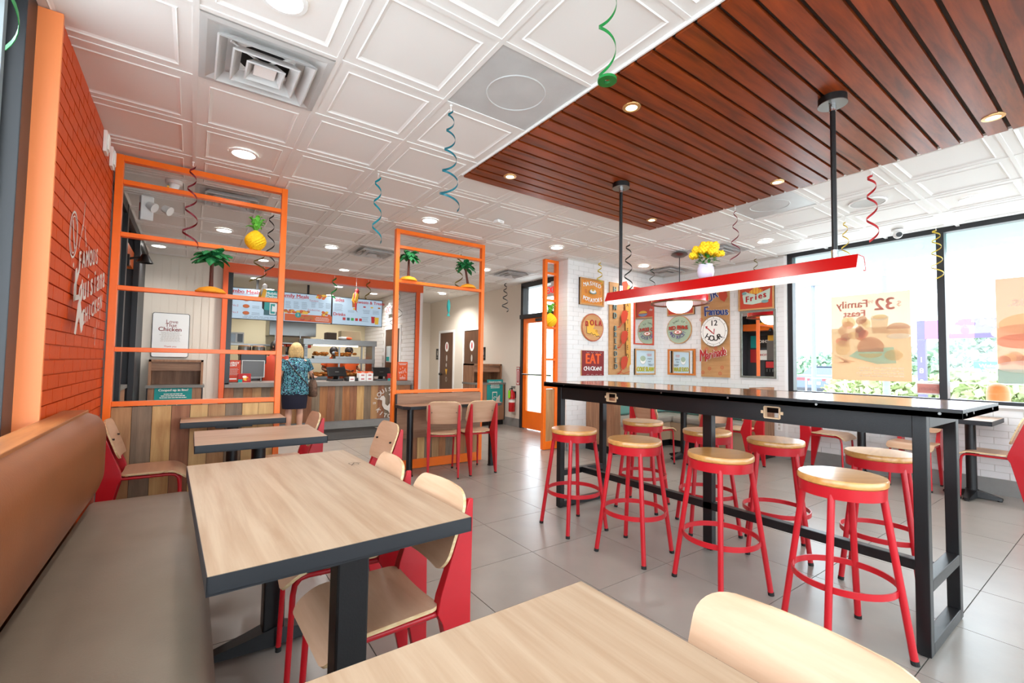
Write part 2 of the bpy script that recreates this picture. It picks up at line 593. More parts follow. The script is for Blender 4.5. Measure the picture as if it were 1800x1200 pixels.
# air diffusers: square louvred, seen into from below
M_ventw = mat('diffuser_white', (248, 247, 246), 0.35)
def vent(i, j, label):
    cx, cy = gx0 + gp * (i + 0.5), gy0 + gq * (j + 0.5)
    t = thing('air_diffuser', label, 'air vent', (cx, cy, H), 0, 'square air diffusers in the ceiling')
    h = gp / 2 - 0.012
    def ringbox(b, r0, z0, r1, z1):
        a = [(-r0, -r0, z0), (r0, -r0, z0), (r0, r0, z0), (-r0, r0, z0)]
        c = [(-r1, -r1, z1), (r1, -r1, z1), (r1, r1, z1), (-r1, r1, z1)]
        b.add(a + c, [(k, (k + 1) % 4, (k + 1) % 4 + 4, k + 4) for k in range(4)] + [(k, k + 4, (k + 1) % 4 + 4, (k + 1) % 4) for k in range(4)])
    b = MB(); ringbox(b, h, -0.004, h - 0.03, -0.006); ringbox(b, h - 0.03, -0.006, h - 0.075, 0.012); ringbox(b, h - 0.075, 0.012, 0.13, 0.027)
    b.build('outer_frame', M_ventw, t)
    for k, (r0, z0, r1, z1) in enumerate([(0.215, -0.030, 0.175, 0.012), (0.15, -0.034, 0.112, 0.010), (0.088, -0.038, 0.05, 0.006)]):
        b = MB(); ringbox(b, r0, z0, r0 - 0.008, z0 - 0.004); ringbox(b, r0, z0, r1, z1); ringbox(b, r0 - 0.008, z0 - 0.004, r1 - 0.004, z1)
        b.build('louver_ring', M_ventw, t)
    MB().box(-0.05, 0.05, -0.05, 0.05, -0.024, -0.018).build('centre_plate', M_ventw, t)
    MB().lathe([(0.125, 0.0275), (0.125, 0.029)], 24).build('duct_opening', M_bside, t)
    b = MB()
    for a in (0.6, -0.9): b.cyl((-0.19 * math.cos(a), -0.19 * math.sin(a), 0.018), (0.19 * math.cos(a), 0.19 * math.sin(a), 0.018), 0.006, n=6)
    b.build('damper_bar', M_ventw, t)
VL = ['large square air diffuser with nested white louvres, nearest one over the laminate table', 'square white air diffuser seen through the tall orange screen',
      'square air diffuser between the two larger orange screens', 'small-looking grey air diffuser near the exit door transom',
      'air diffuser just behind the yellow flowers', 'air diffuser in the nook corner beside the globe pendant cord']
for (i, j), l in zip(VENTS, VL): vent(i, j, l)

# frosted lens panels
M_frost = mat('frosted_lens', (196, 198, 198), 0.28, var=0.06, scale=5, bump=0.15, bscale=260)
for (i, j), l in zip(FROST, ['grey frosted lens panel between white tiles beside the wood slats', 'grey frosted lens panel on the window side of the wood slats']):
    cx, cy = gx0 + gp * (i + 0.5), gy0 + gq * (j + 0.5)
    t = thing('lens_panel', l, 'light panel', (cx, cy, H), 0, 'frosted ceiling panels')
    h, k = gp / 2 - 0.012, gq / 2 - 0.012
    MB().box(-h, h, -k, k, 0.004, 0.008).build('frosted_sheet', M_frost, t)
    b = MB().lathe([(0.17, 0.004), (0.165, 0.0), (0.16, 0.004), (0.17, 0.004)], 32).lathe([(0.001, 0.003), (0.03, 0.004)], 12, c=(0.1, -0.02, 0))
    b.build('embossed_ring', M_frost, t, smooth=40)

# wood slat canopy
sl = thing('slat_canopy', 'reddish brown wood slat ceiling panel above the tall table', 'ceiling panel', (0, 0, H))
MB().box(WX0 + 0.02, WX1 - 0.02, -0.85, WY1 - 0.01, -0.004, 0.0).build('backing_board', mat('slat_backing', (52, 34, 22), 0.8), sl)
ns = 37
sp = 0.109
sl_me = MB().box(0, WX1 - WX0 - 0.012, -0.0445, 0.0445, -0.022, -0.004).mesh('slat', M_walnut)
for k in range(ns):
    link_mesh('slat', sl_me, sl, (WX0 + 0.006, WY1 - 0.052 - sp * k, 0))
for q in ((WX0 - 0.01, WX0), (WX1, WX1 + 0.012)):
    MB().box(q[0], q[1], -0.85, WY1, -0.012, 0.0).build('white_edging', M_white, sl)

# ------------------------------------------------------------------ walls
# orange painted brick wall
wl = struct('wall_left', MB().box(-0.76, -0.535, 2.77, 4.44, 0, HW), M_obrick)
wl['label'] = 'orange painted brick wall with white hand lettering'
BH, BL, BG = 0.0677, 0.203, 0.007
bm = MB().box(-0.012, 0.0, 0.0, BL - BG, 0, BH - BG).mesh('brick', M_obrick)
ends = {}
def brick_len(l):
    k = round(l, 3)
    if k not in ends: ends[k] = MB().box(-0.012, 0.0, 0.0, k - BG, 0, BH - BG).mesh('brick', M_obrick)
    return ends[k]
nb = 0
for c in range(7, 41):
    z = c * BH
    if z > H - 0.01: break
    y = 2.775
    first = BL if c % 2 else BL / 2
    while y < 4.43:
        l = min(first, 4.438 - y)
        if l > 0.03:
            h_ok = z + BH <= H
            if h_ok: link_mesh('brick', bm if abs(l - BL) < 1e-4 else brick_len(l), wl, (-0.523, y, z))
        y += first
        first = BL
struct('trim_1', MB().box(-0.76, -0.520, 2.752, 2.772, 0, H), M_ojamb)['label'] = 'smooth orange jamb, glare painted into its colour, beside the storefront window'

# white brick walls: backing plus real bricks joined per field
def brick_field(name, parent, axis, at, a0, a1, z0, z1, sgn, holes=()):
    """bricks on a wall face; axis is the direction the courses run"""
    b = MB()
    c = 0
    z = z0
    while z + BH <= z1 + 1e-6:
        a = a0 - (BL / 2 if c % 2 else 0)
        while a < a1:
            s, e = max(a, a0), min(a + BL - 0.004, a1)
            if e - s > 0.02:
                if axis == 'X':
                    b.box(s, e, at, at + sgn * 0.007, z, z + BH - 0.004)
                else:
                    b.box(at, at + sgn * 0.007, s, e, z, z + BH - 0.004)
            a += BL
        z += BH; c += 1
    o = b.build(name, M_wbrick, parent)
    o['kind'] = 'stuff'
    return o
GY = 4.80
wg = struct('wall_gallery', MB().box(4.37, 6.8, GY, 5.02, 0, HW), M_wmort)
wg['label'] = 'white glazed brick wall hung with painted signs behind the booth'
brick_field('brick_courses', wg, 'X', GY, 4.372, XW, 0.16, H, -1)
brick_field('brick_courses', wg, 'Y', 4.37, GY, 5.02, 0.16, H, -1)
wr = struct('wall_right', MB().box(XW, XW + 0.2, 2.84, GY + 0.2, 0, HW).box(XW, XW + 0.2, -3.1, 2.84, 0, 0.86), M_wmort)
wr['label'] = 'white glazed brick wall below and beside the large windows'
brick_field('brick_courses', wr, 'Y', XW, 2.842, GY, 0.16, H, -1)
wb_me = MB().box(-0.007, 0.0, 0.0, BL - 0.005, 0, BH - 0.005).mesh('brick', M_wbrick)
for c in range(10):
    z = 0.16 + c * BH
    y = 0.2 - (BL / 2 if c % 2 else 0)
    while y < 2.82:
        l = min(BL, 2.838 - y)
        link_mesh('brick', wb_me if l > BL - 0.01 else MB().box(-0.007, 0, 0, max(0.02, l) - 0.005, 0, BH - 0.005).mesh('brick', M_wbrick), wr, (XW, y, z))
        y += BL
struct('trim_2', MB().box(XW - 0.03, XW + 0.2, -3.0, 2.83, 0.86, 0.885), M_white)['label'] = 'white window sill along the brick wall'
struct('trim_3', MB().box(XW - 0.008, XW + 0.1, 2.82, 2.855, 0.0, H), M_white)['label'] = 'white corner bead where brick wall meets window'
b = MB().box(XW - 0.012, XW, -3.0, 4.79, 0, 0.155).box(4.36, XW, GY - 0.012, GY, 0, 0.155).box(4.358, 4.37, GY - 0.012, 5.02, 0, 0.155)
struct('baseboard_right', b, M_base)['label'] = 'grey tile base under the white brick walls'

# exit wall and restroom wall
EX = 5.15
we = struct('wall_exit', MB().box(EX, EX + 0.15, 6.97, 11.2, 0, HW).box(EX, EX + 0.15, 5.02, 5.85, 0, HW), M_cream)
we['label'] = 'cream wall beside the orange exit door and restrooms'
b = MB().box(EX - 0.012, EX, 6.98, 7.5, 0, 0.16)
struct('baseboard_exit', b, M_base)['label'] = 'grey tile base below the fire extinguisher'
struct('wall_hall', MB().box(3.62, EX, 11.05, 11.2, 0, HW), M_cream)['label'] = 'cream end wall of the restroom passage'
# beige wall left of the kitchen opening
wbg = struct('wall_back', MB().box(-0.76, 0.36, 8.5, 8.65, 0, HW), M_cream)
wbg['label'] = 'beige panelled wall beside the kitchen opening'
b = MB()
for k in range(10): b.box(-0.6 + k * 0.1, -0.6 + k * 0.1 + 0.094, 8.492, 8.5, 0.1, H - 0.02)
for o_k in [b]: o_k.build('wall_panel_strip', M_cream, wbg)['kind'] = 'stuff'

# left wall behind the screen: dark storefront with a drinks alcove
wdk = struct('wall_storefront', MB().box(-1.05, -0.60, 4.46, 5.9, 0, HW).box(-1.05, -0.58, 7.22, 8.5, 0, 0.3).box(-1.05, -0.60, 7.22, 8.5, 0.3, HW).box(-1.1, -1.0, 5.9, 7.22, 0, HW), mat('charcoal_wall', (58, 60, 64), 0.5))
wdk['label'] = 'charcoal wall with drinks alcove beyond the tall orange screen'
b = MB().box(-0.62, -0.57, 4.46, 4.60, 0, H).box(-0.62, -0.565, 5.84, 5.94, 0, H).box(-0.62, -0.565, 7.16, 7.26, 0, H).box(-0.62, -0.57, 4.46, 8.45, H - 0.09, H)
struct('trim_4', b, M_dark)['label'] = 'dark metal frame members on the charcoal wall'

# rear of the room, behind the camera: a glazed front like the others
rw = MB().box(-0.76, 6.77, -3.2, -3.05, 0, 0.5).box(-0.76, 6.77, -3.2, -3.05, 2.6, HW)
for x in (-0.76, 1.0, 2.8, 4.6, 6.45): rw.box(x, x + 0.12, -3.2, -3.05, 0.5, 2.6)
struct('wall_rear', rw, M_dark)['label'] = 'glazed shop front behind the camera'

def window(name, label, frame_boxes, panes, framemat=M_dark):
    b = MB()
    for q in frame_boxes: b.box(*q)
    o = struct(name, b, framemat, bevel=0.003)
    o['label'] = label
    for q in panes:
        MB().box(*q).build('glass_pane', M_glass, o)
    return o
# right-hand window wall
wz0, wz1 = 0.885, 2.715
fr = [(XW + 0.01, XW + 0.12, -3.0, 2.82, wz1, HW), (XW + 0.01, XW + 0.12, -3.0, 2.82, wz0, wz0 + 0.035), (XW + 0.01, XW + 0.12, 2.755, 2.82, wz0, wz1)]
ys = [2.755, 1.24, -0.3, -1.7, -3.0]
for y in ys[1:]: fr.append((XW + 0.0, XW + 0.12, y, y + 0.065, wz0, wz1))
window('window_1', 'large dark framed window wall facing the car park', fr, [(XW + 0.055, XW + 0.061, b_ + 0.065, a_, wz0 + 0.035, wz1) for a_, b_ in zip(ys[:-1], ys[1:])])
# left-hand storefront
fr = [(-0.74, -0.60, 2.62, 2.752, 0.55, HW), (-0.74, -0.60, -3.0, 2.62, H - 0.05, HW), (-0.74, -0.60, -3.0, 2.62, 0.55, 0.62), (-0.74, -0.60, 0.9, 0.97, 0.6, HW), (-0.74, -0.60, -1.1, -1.03, 0.6, HW)]
w2 = window('window_2', 'storefront window with dark frame at the far left edge', fr, [(-0.69, -0.684, 0.97, 2.62, 0.62, H - 0.05), (-0.69, -0.684, -1.03, 0.9, 0.62, H - 0.05), (-0.69, -0.684, -3.0, -1.1, 0.62, H - 0.05)])
MB().box(-0.672, -0.655, 2.585, 2.62, 0.62, H - 0.05).build('pale_gasket', mat('grey_gasket', (150, 158, 160), 0.4), w2)
struct('wall_left_sill', MB().box(-0.76, -0.6, -3.05, 2.752, 0, 0.55), M_ojamb)['label'] = 'low orange wall under the storefront window'

# exit door with transom
fr = [(EX - 0.02, EX + 0.12, 6.90, 6.97, 0, 2.72), (EX - 0.02, EX + 0.12, 5.85, 5.93, 0, 2.72), (EX - 0.02, EX + 0.12, 5.85, 6.97, 2.66, HW), (EX - 0.03, EX + 0.12, 5.85, 6.99, 2.07, 2.15)]
w3 = window('window_3', 'dark framed transom above the orange exit door', fr, [(EX + 0.05, EX + 0.056, 5.93, 6.90, 2.15, 2.66)])
d = MB().box(EX, EX + 0.05, 6.80, 6.90, 0.012, 2.07).box(EX, EX + 0.05, 5.93, 6.03, 0.012, 2.07).box(EX, EX + 0.05, 6.03, 6.80, 0.012, 0.34).box(EX, EX + 0.05, 6.03, 6.80, 1.98, 2.07)
do = struct('door_1', d, M_orange, bevel=0.003)
do['label'] = 'orange framed glass exit door'
MB().box(EX + 0.02, EX + 0.026, 6.03, 6.80, 0.34, 1.98).build('glass_pane', M_glass, do)
MB().cyl((EX - 0.045, 6.03, 1.02), (EX - 0.045, 6.86, 1.02), 0.014, n=10).build('push_bar', M_blackg, do)
MB().box(EX - 0.03, EX + 0.0, 6.2, 6.5, 2.0, 2.05).build('door_closer', M_dark, do)
# restroom doors
M_door = wood('brown_door', (104, 72, 52), (82, 54, 38), 'Z', 0.45, 2.0, 12.0, rnd=0.03)
for k, (y0, y1) in enumerate([(9.71, 10.42), (8.52, 9.16)]):
    o = struct('door_%d' % (k + 2), MB().box(EX - 0.006, EX + 0.04, y0, y1, 0.01, 1.95), M_door)
    o['label'] = ['brown restroom door deeper in the passage', 'brown restroom door nearer the teal sign cabinet'][k]
    b = MB().box(EX - 0.02, EX, y0 - 0.06, y0, 0, 2.01).box(EX - 0.02, EX, y1, y1 + 0.06, 0, 2.01).box(EX - 0.02, EX, y0, y1, 1.95, 2.01)
    b.build('door_frame', M_white, o)
    MB().cyl((EX - 0.006, y1 - 0.08, 0.92), (EX - 0.06, y1 - 0.08, 0.92), 0.03, n=12).cyl((EX - 0.05, y1 - 0.08, 0.92), (EX - 0.05, y1 - 0.2, 0.92), 0.012, n=8).build('door_lever', M_blackg, o)
    a = Art()
    c = 0.0
    a.ell(c, 1.60, 0.095, 0.12, M_whitep); a.ell(c, 1.60, 0.03, 0.07, M_redp); a.ell(c, 1.66, 0.022, 0.022, M_redp)
    a.ell(c, 1.32, 0.035, 0.08, M_greyp); a.ell(c - 0.01, 1.15, 0.03, 0.05, M_greyp)
    a.poly([(-0.07, 1.05), (0.05, 1.05), (0.0, 0.9)], M_yelp); a.ring(c, 0.8, 0.04, 0.06, 0.015, M_greyp)
    a.build('door_emblem', o, (EX - 0.007, (y0 + y1) / 2 - 0.02, 0), RX['-X'])

# kitchen shell
KY = 8.42
KX = 3.60
b = MB().box(KX, KX + 0.15, 8.42, 12.4, 0, HW)
wk = struct('wall_kitchen_right', b, M_wmort)
wk['label'] = 'white brick side wall of the kitchen with dark joints'
kb = MB()
z = 0.0; c = 0
while z < 2.7:
    y = 8.44 - (BL if c % 2 else 0)
    while y < 12.3:
        s_, e_ = max(8.44, y), y + BL * 2 - 0.006
        if not (9.15 < (s_ + e_) / 2 < 10.1 and z < 2.0): kb.box(KX - 0.006, KX, s_, e_, z, z + BH * 1.25 - 0.012)
        y += BL * 2
    z += BH * 1.25; c += 1
kb.box(KX + 0.01, KX + 0.145, 8.414, 8.42, 0, 2.72)
o = kb.build('brick_courses', M_wbrick, wk); o['kind'] = 'stuff'
o = struct('door_4', MB().box(KX - 0.012, KX, 9.2, 10.05, 0.0, 1.93), M_door); o['label'] = 'brown door in the kitchen side wall'
MB().box(KX - 0.02, KX, 9.13, 9.2, 0, 2.0).box(KX - 0.02, KX, 10.05, 10.12, 0, 2.0).box(KX - 0.02, KX, 9.2, 10.05, 1.93, 2.0).build('door_frame', M_white, o)
struct('wall_kitchen_back', MB().box(0.0, 3.8, 11.6, 11.7, 0, HW), mat('kitchen_wall', (236, 224, 188), 0.5))['label'] = 'yellowish tiled back wall of the kitchen'
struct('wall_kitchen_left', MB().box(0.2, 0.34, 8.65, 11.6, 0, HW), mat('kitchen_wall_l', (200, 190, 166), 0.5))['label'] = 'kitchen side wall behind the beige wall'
b = MB().box(0.36, 3.74, KY - 0.04, KY + 0.1, 2.60, H).box(0.36, 0.43, KY - 0.04, KY + 0.1, 0, 2.6).box(KX + 0.0, KX + 0.075, KY - 0.04, KY + 0.1, 0, 2.6)
struct('trim_5', b, mat('orange_beam', (228, 92, 30), 0.35), bevel=0.003)['label'] = 'orange beam and posts framing the kitchen counter opening'
struct('trim_6', MB().box(0.43, 0.50, KY + 0.02, KY + 0.1, 0.82, 2.6), M_blackg)['label'] = 'black inner post beside the menu screens'

# outside canopy
M_can = mat('pale_canopy', (136, 190, 190), 0.6)
struct('canopy_roof', MB().box(XW + 0.22, 7.9, -3, 3.6, 2.74, 2.95), M_can)['label'] = 'pale canopy edge outside above the large window'

# ------------------------------------------------------------------ orange screens
def screen(label, x0, x1, y, rails, planks, base=0.1, post=0.046, ptop=0.86):
    t = thing('divider_screen', label, 'screen', (0, y, 0), 0, 'orange metal divider screens')
    for x in (x0, x1 - post):
        MB().box(x, x + post, -0.03, 0.03, 0.006, H - 0.012).build('post', M_orange, t, bevel=0.003)
    for z, hh in rails:
        MB().box(x0 + post, x1 - post, -0.028, 0.028, z - hh / 2, z + hh / 2).build('rail', M_orange, t, bevel=0.003)
    MB().box(x0 + post, x1 - post, -0.03, 0.03, 0.006, base).build('bottom_rail', M_orange, t, bevel=0.003)
    n = len(planks)
    w = (x1 - x0 - 2 * post) / n
    MB().box(x0 + post, x1 - post, -0.006, 0.006, base, ptop).build('panel_core', M_bside, t)
    for k, p in enumerate(planks):
        xa = x0 + post + w * k
        MB().box(xa + 0.0015, xa + w - 0.0015, -0.016 - 0.002 * (k % 2), 0.016, base, ptop).build('plank', PL[p], t)
    return t
R5 = [(H - 0.035, 0.044), (2.537, 0.034), (2.143, 0.034), (1.744, 0.034), (1.287, 0.034), (0.885, 0.036)]
screen('tall orange screen joined to the orange brick wall, with pineapple and palm ornaments', -0.510, 0.643, 4.41, R5, [0, 1, 2, 3, 4, 0, 1, 4, 2])
screen('orange screen behind the two backward-facing chairs', 1.842, 3.026, 4.93, [R5[0], R5[1], R5[2], R5[5]], [2, 1, 3, 4, 1, 0, 5, 1, 2, 5, 1, 0], base=0.11)
s3 = screen('narrow orange screen beside the white brick corner', 4.10, 4.36, 5.02, R5, [0], base=0.12)

# wainscot ledge on screen two
w_ = thing('ledge_panel', 'brown laminate ledge panel fixed to the orange screen', 'panel', (0, 4.9, 0))
MB().box(1.89, 2.98, -0.03, 0.0, 0.36, 0.86).build('upright_board', M_lam, w_)
MB().box(1.87, 1.89, -0.032, 0.0, 0.36, 0.86).build('dark_edge', M_black, w_)

# ------------------------------------------------------------------ tables
def cross_base(t, x, y, parent=None, arm=0.25, px=0.04, top=0.722, square=False):
    if square: MB().box(x - px * 1.05, x + px * 1.05, y - px * 0.85, y + px * 0.85, 0.05, top).build('post', M_black, t, bevel=0.006)
    else: MB().cyl((x, y, 0.05), (x, y, top), px, n=20).build('post', M_black, t, smooth=40)
    b = MB()
    for k in ((0, 2) if square else range(4)):
        a = PI / 2 * k
        c, s = math.cos(a), math.sin(a)
        L = arm if k % 2 == 0 else arm * 0.82
        n0, n1 = 0.035, 0.022
        q = []
        for (d, hw, z) in ((0.0, n0 + 0.01, 0.085), (0.1, n0, 0.06), (L, n1, 0.03)):
            q += [(x + c * d - s * hw, y + s * d + c * hw, z), (x + c * d + s * hw, y + s * d - c * hw, z), (x + c * d - s * (hw + 0.006), y + s * d + c * (hw + 0.006), 0.012), (x + c * d + s * (hw + 0.006), y + s * d - c * (hw + 0.006), 0.012)]
        fs = []
        for i in (0, 4):
            fs += [(i, i + 1, i + 5, i + 4), (i + 2, i + 6, i + 7, i + 3), (i, i + 4, i + 6, i + 2), (i + 1, i + 3, i + 7, i + 5)]
        fs += [(8, 9, 11, 10), (0, 2, 3, 1)]
        b.add(q, fs)
        b.cyl((x + c * (L - 0.02), y + s * (L - 0.02), 0.0), (x + c * (L - 0.02), y + s * (L - 0.02), 0.014), 0.018, n=10)
    b.build('cross_foot', M_black, t, smooth=35)
    MB().box(x - 0.12, x + 0.12, y - (0.05 if square else 0.12), y + 0.12, top - 0.012, top).build('mounting_plate', M_black, t)

def table(label, x0, x1, y0, y1, posts, rz=0.0, zt=0.765, topmat=None, group='oak laminate dining tables', square=False):
    cx, cy = (x0 + x1) / 2, (y0 + y1) / 2
    t = thing('dining_table', label, 'table', (cx, cy, 0), rz, group)
    hx, hy = (x1 - x0) / 2, (y1 - y0) / 2
    MB().box(-hx + 0.002, hx - 0.002, -hy + 0.002, hy - 0.002, zt - 0.036, zt).build('tabletop', topmat or M_oak, t)
    b = MB()
    b.box(-hx, hx, -hy, -hy + 0.003, zt - 0.04, zt - 0.001).box(-hx, hx, hy - 0.003, hy, zt - 0.04, zt - 0.001)
    b.box(-hx, -hx + 0.003, -hy, hy, zt - 0.04, zt - 0.001).box(hx - 0.003, hx, -hy, hy, zt - 0.04, zt - 0.001)
    b.box(-hx, hx, -hy, hy, zt - 0.043, zt - 0.038)
    b.build('edge_band', M_edge, t)
    for (px, py) in posts:
        cross_base(t, px - cx, py - cy, top=zt - 0.043, square=square)
    return t
t1 = table('long oak table beside the grey bench cushion', 0.022, 0.690, 1.190, 2.440, [(0.350, 1.262), (0.345, 2.24)], rz=math.radians(2.0), square=True)
a = Art(); a.ring(0, 0, 0.018, 0.028, 0.002, M_blkp, n=16); a.line([(-0.03, -0.02), (0.01, 0.01), (0.03, -0.01)], 0.003, M_blkp)
o = a.build('pen_mark', t1, (0.27, 0.27, 0.7655)); o.rotation_euler = (-PI / 2, 0, 0.4)
table('square oak table between the long table and the shelf-like table at the screen', 0.030, 0.705, 2.95, 3.54, [(0.365, 3.245)], topmat=M_oakx)
table('oak table pushed against the tall orange screen', -0.050, 0.640, 4.03, 4.375, [(0.285, 4.16)], topmat=M_oakx)
table('nearest oak table cut off by the bottom edge of the photo', 0.02, 0.706, -0.53, 0.724, [(0.36, -0.22), (0.36, 0.42)], square=True)
# window tables, nook table
table('small window table between two red chairs beside the tall table end', 5.93, 6.53, 0.83, 1.16, [(6.23, 1.02)], topmat=M_oakx, group='window tables')
table('window table hidden behind the tall black table', 5.93, 6.53, 1.74, 2.12, [(6.22, 1.90)], topmat=M_oakx, group='window tables')
table('nook table under the globe pendant', 5.0, 5.9, 3.3, 3.95, [(5.40, 3.62)], topmat=M_oakx, group='window tables')
# counter table against screen two
ct = thing('wall_table', 'brown table with black legs fixed to the orange screen', 'table', (0, 0, 0))
b = MB().prism([(1.86, 4.86), (1.86, 4.62), (1.92, 4.55), (3.06, 4.55), (3.12, 4.6), (3.12, 4.86)], 0.715, 0.748, 'Z')
b.build('edge_slab', M_edge, ct)
MB().prism([(1.863, 4.858), (1.863, 4.622), (1.922, 4.553), (3.058, 4.553), (3.117, 4.602), (3.117, 4.858)], 0.748, 0.7495, 'Z').build('tabletop', M_lam, ct)
for x, y in ((1.945, 4.62), (2.985, 4.62)):
    MB().cyl((x, y, 0.01), (x, y, 0.715), 0.034, n=18).build('leg', M_black, ct, smooth=40)
    MB().cyl((x, y, 0.0), (x, y, 0.012), 0.042, n=18).build('floor_flange', M_black, ct)

# ------------------------------------------------------------------ standard chair (front faces +x)
def make_chair():
    t = thing('dining_chair', 'x', 'chair')
    def seat(u, v):
        u = 0.5 - 0.5 * math.cos(PI * u)
        x = -0.150 + 0.350 * u
        e = min(u, 1 - u)
        ce_ = max(0.0, 1 - e / 0.09)
        hw = 0.178 + 0.012 * u - 0.035 * (1 - math.sqrt(max(0.0, 1 - ce_ * ce_)))
        s = (v - 0.5) * 2
        z = 0.452 - 0.008 * (1 - s * s) * (1 - u) 
        if x > 0.10: z -= ((x - 0.10) / 0.10) ** 2 * 0.055
        return (x, s * hw, z)
    MB().sheet(seat, 22, 8, 0.012, 0, 1, True).build('seat', [M_ply, M_plye], t, smooth=40)
    def back(u, v):
        u = 0.5 - 0.5 * math.cos(PI * u)
        z = 0.565 + 0.245 * u
        s = (v - 0.5) * 2
        tp = max(0.0, (u - 0.72) / 0.28); bt = max(0.0, (0.25 - u) / 0.25)
        hw = 0.186 - 0.085 * (1 - math.sqrt(max(0, 1 - tp * tp))) - 0.055 * (1 - math.sqrt(max(0, 1 - bt * bt)))
        x = -0.118 - (z - 0.47) * 0.36 - 0.010 * (1 - s * s)
        return (x, s * hw, z)
    MB().sheet(back, 24, 12, 0.011, 0, 1, True).build('backrest', [M_ply, M_plye], t, smooth=40)
    for y in (-0.13, 0.13):
        MB().cyl((-0.190, y, 0.69), (-0.215, y, 0.69), 0.006, n=8).build('screw', M_blackg, t)
    prof = [(-0.275, 0.012), (-0.245, 0.012), (-0.160, 0.40), (-0.140, 0.435), (-0.150, 0.485), (-0.255, 0.775), (-0.272, 0.775), (-0.262, 0.45)]
    for s in (-1, 1):
        b = MB()
        y = 0.158 * s
        n = len(prof)
        wd_ = [0.010, 0.010, 0.019, 0.020, 0.019, 0.009, 0.009, 0.019]
        vs = [(p[0], y - w, p[1]) for p, w in zip(prof, wd_)] + [(p[0], y + w, p[1]) for p, w in zip(prof, wd_)]
        fs = [(0, 1, 2, 7), (7, 2, 3, 4), (7, 4, 5, 6)]
        fs += [tuple(k + n for k in reversed(f)) for f in fs[:3]]
        fs += [(i, i + n, (i + 1) % n + n, (i + 1) % n) for i in range(n)]
        b.add(vs, fs)
        o = b.build('rear_leg', M_red, t, bevel=0.003)
        MB().box(-0.274, -0.246, y - 0.01, y + 0.01, 0.0, 0.014).build('rubber_foot', M_rub, o)
        path = [(-0.15, y, 0.432), (0.110, y, 0.432), (0.140, y, 0.426), (0.158, y, 0.405), (0.164, y, 0.37), (0.177, y + 0.008 * s, 0.012)]
        o = MB().tube(path, 0.0105, 10).build('front_leg', M_red, t, smooth=50)
        MB().cyl((0.177, y + 0.008 * s, 0.0), (0.177, y + 0.008 * s, 0.02), 0.012, n=10).build('rubber_foot', M_rub, o)
    MB().cyl((0.07, -0.158, 0.428), (0.07, 0.158, 0.428), 0.009, n=8).cyl((-0.14, -0.158, 0.43), (-0.14, 0.158, 0.43), 0.009, n=8).build('cross_tube', M_red, t, smooth=50)
    return t
ch0 = make_chair()
CH = [(-0.20, 4.075, 0, 'red chair at the end of the taupe bench, against the tall orange screen'),
      (0.60, 3.93, 180, 'red chair opposite it at the table pushed against the tall orange screen'),
      (0.90, 3.06, 180, 'red chair pulled out beside the square oak table'),
      (0.510, 1.985, 176, 'red chair tucked deep under the long oak table, farther of its two'),
      (0.515, 1.487, 182, 'red chair at the long oak table with its plywood seat in full view'),
      (0.605, 0.345, 180, 'nearest chair, only its pale plywood backrest showing at the bottom edge'),
      (2.315, 4.56, 64, 'red chair with its back to us at the screen table, nearer the black table leg'),
      (2.675, 4.535, 88, 'red chair with its back to us at the screen table, closer to the narrow screen'),
      (4.78, 3.62, 0, 'red chair on the near side of the nook table, seen under the tall table'),
      (5.10, 3.10, 57, 'red chair with its back to us in front of the nook table'),
      (5.62, 3.02, 90, 'red chair side-on between the nook table and the booth end panel'),
      (6.24, 2.21, -90, 'red chair facing the hidden window table, nearest the booth end panel'),
      (6.25, 1.45, 180, 'red chair half hidden by the black leg, its back to the window wall'),
      (6.22, 0.90, 90, 'red chair at the right edge of the photo, facing the small window table')]
for k, (x, y, a, l) in enumerate(CH):
    if k == 0:
        ch0.location = (x, y, 0); ch0.rotation_euler = (0, 0, math.radians(a)); ch0['label'] = l; ch0['group'] = 'red steel and plywood chairs'
    else:
        clone(ch0, (x, y, 0), math.radians(a), l)

# ------------------------------------------------------------------ bar stools
def make_stool():
    t = thing('bar_stool', 'x', 'stool')
    b = MB().lathe([(0.166, 0.706), (0.174, 0.712), (0.175, 0.732), (0.170, 0.740), (0.0001, 0.741)], 36)
    b.build('seat', M_butch, t, smooth=35)
    MB().lathe([(0.158, 0.655), (0.167, 0.655), (0.169, 0.706), (0.158, 0.706)], 36).build('seat_ring', M_red, t, smooth=35)
    for k in range(4):
        a = PI / 2 * k + PI / 4
        c, s = math.cos(a), math.sin(a)
        o = MB().cyl((0.150 * c, 0.150 * s, 0.695), (0.246 * c, 0.246 * s, 0.014), 0.0145, n=12).build('leg', M_red, t, smooth=50)
        MB().cyl((0.2455 * c, 0.2455 * s, 0.018), (0.248 * c, 0.248 * s, 0.0), 0.0155, n=12).build('rubber_foot', M_rub, o)
    MB().lathe([(0.197, 0.262), (0.203, 0.262), (0.203, 0.290), (0.197, 0.290), (0.197, 0.262)], 40).build('foot_ring', M_red, t, smooth=35)
    return t
st0 = make_stool()
ST = [(2.405, 2.555, 38 - 45, 'red stool at the far end of the near row, closest to the narrow screen'),
      (2.425, 1.995, 53 - 45, 'second red stool of the near row, counted from the narrow screen'),
      (2.475, 1.425, 30 - 45, 'third red stool of the near row, in front of the middle table leg'),
      (2.485, 0.840, -40, 'nearest red stool, largest, beside the black table leg with glare on its seat'),
      (3.27, 2.600, 20, 'red stool on the far side of the tall table, farthest from the windows'),
      (3.245, 1.975, 50, 'red stool on the far side, directly behind the middle table leg'),
      (3.265, 1.485, 28, 'red stool on the far side between the middle and end table legs'),
      (3.345, 0.930, 10, 'red stool on the far side, partly behind the end leg of the tall table')]
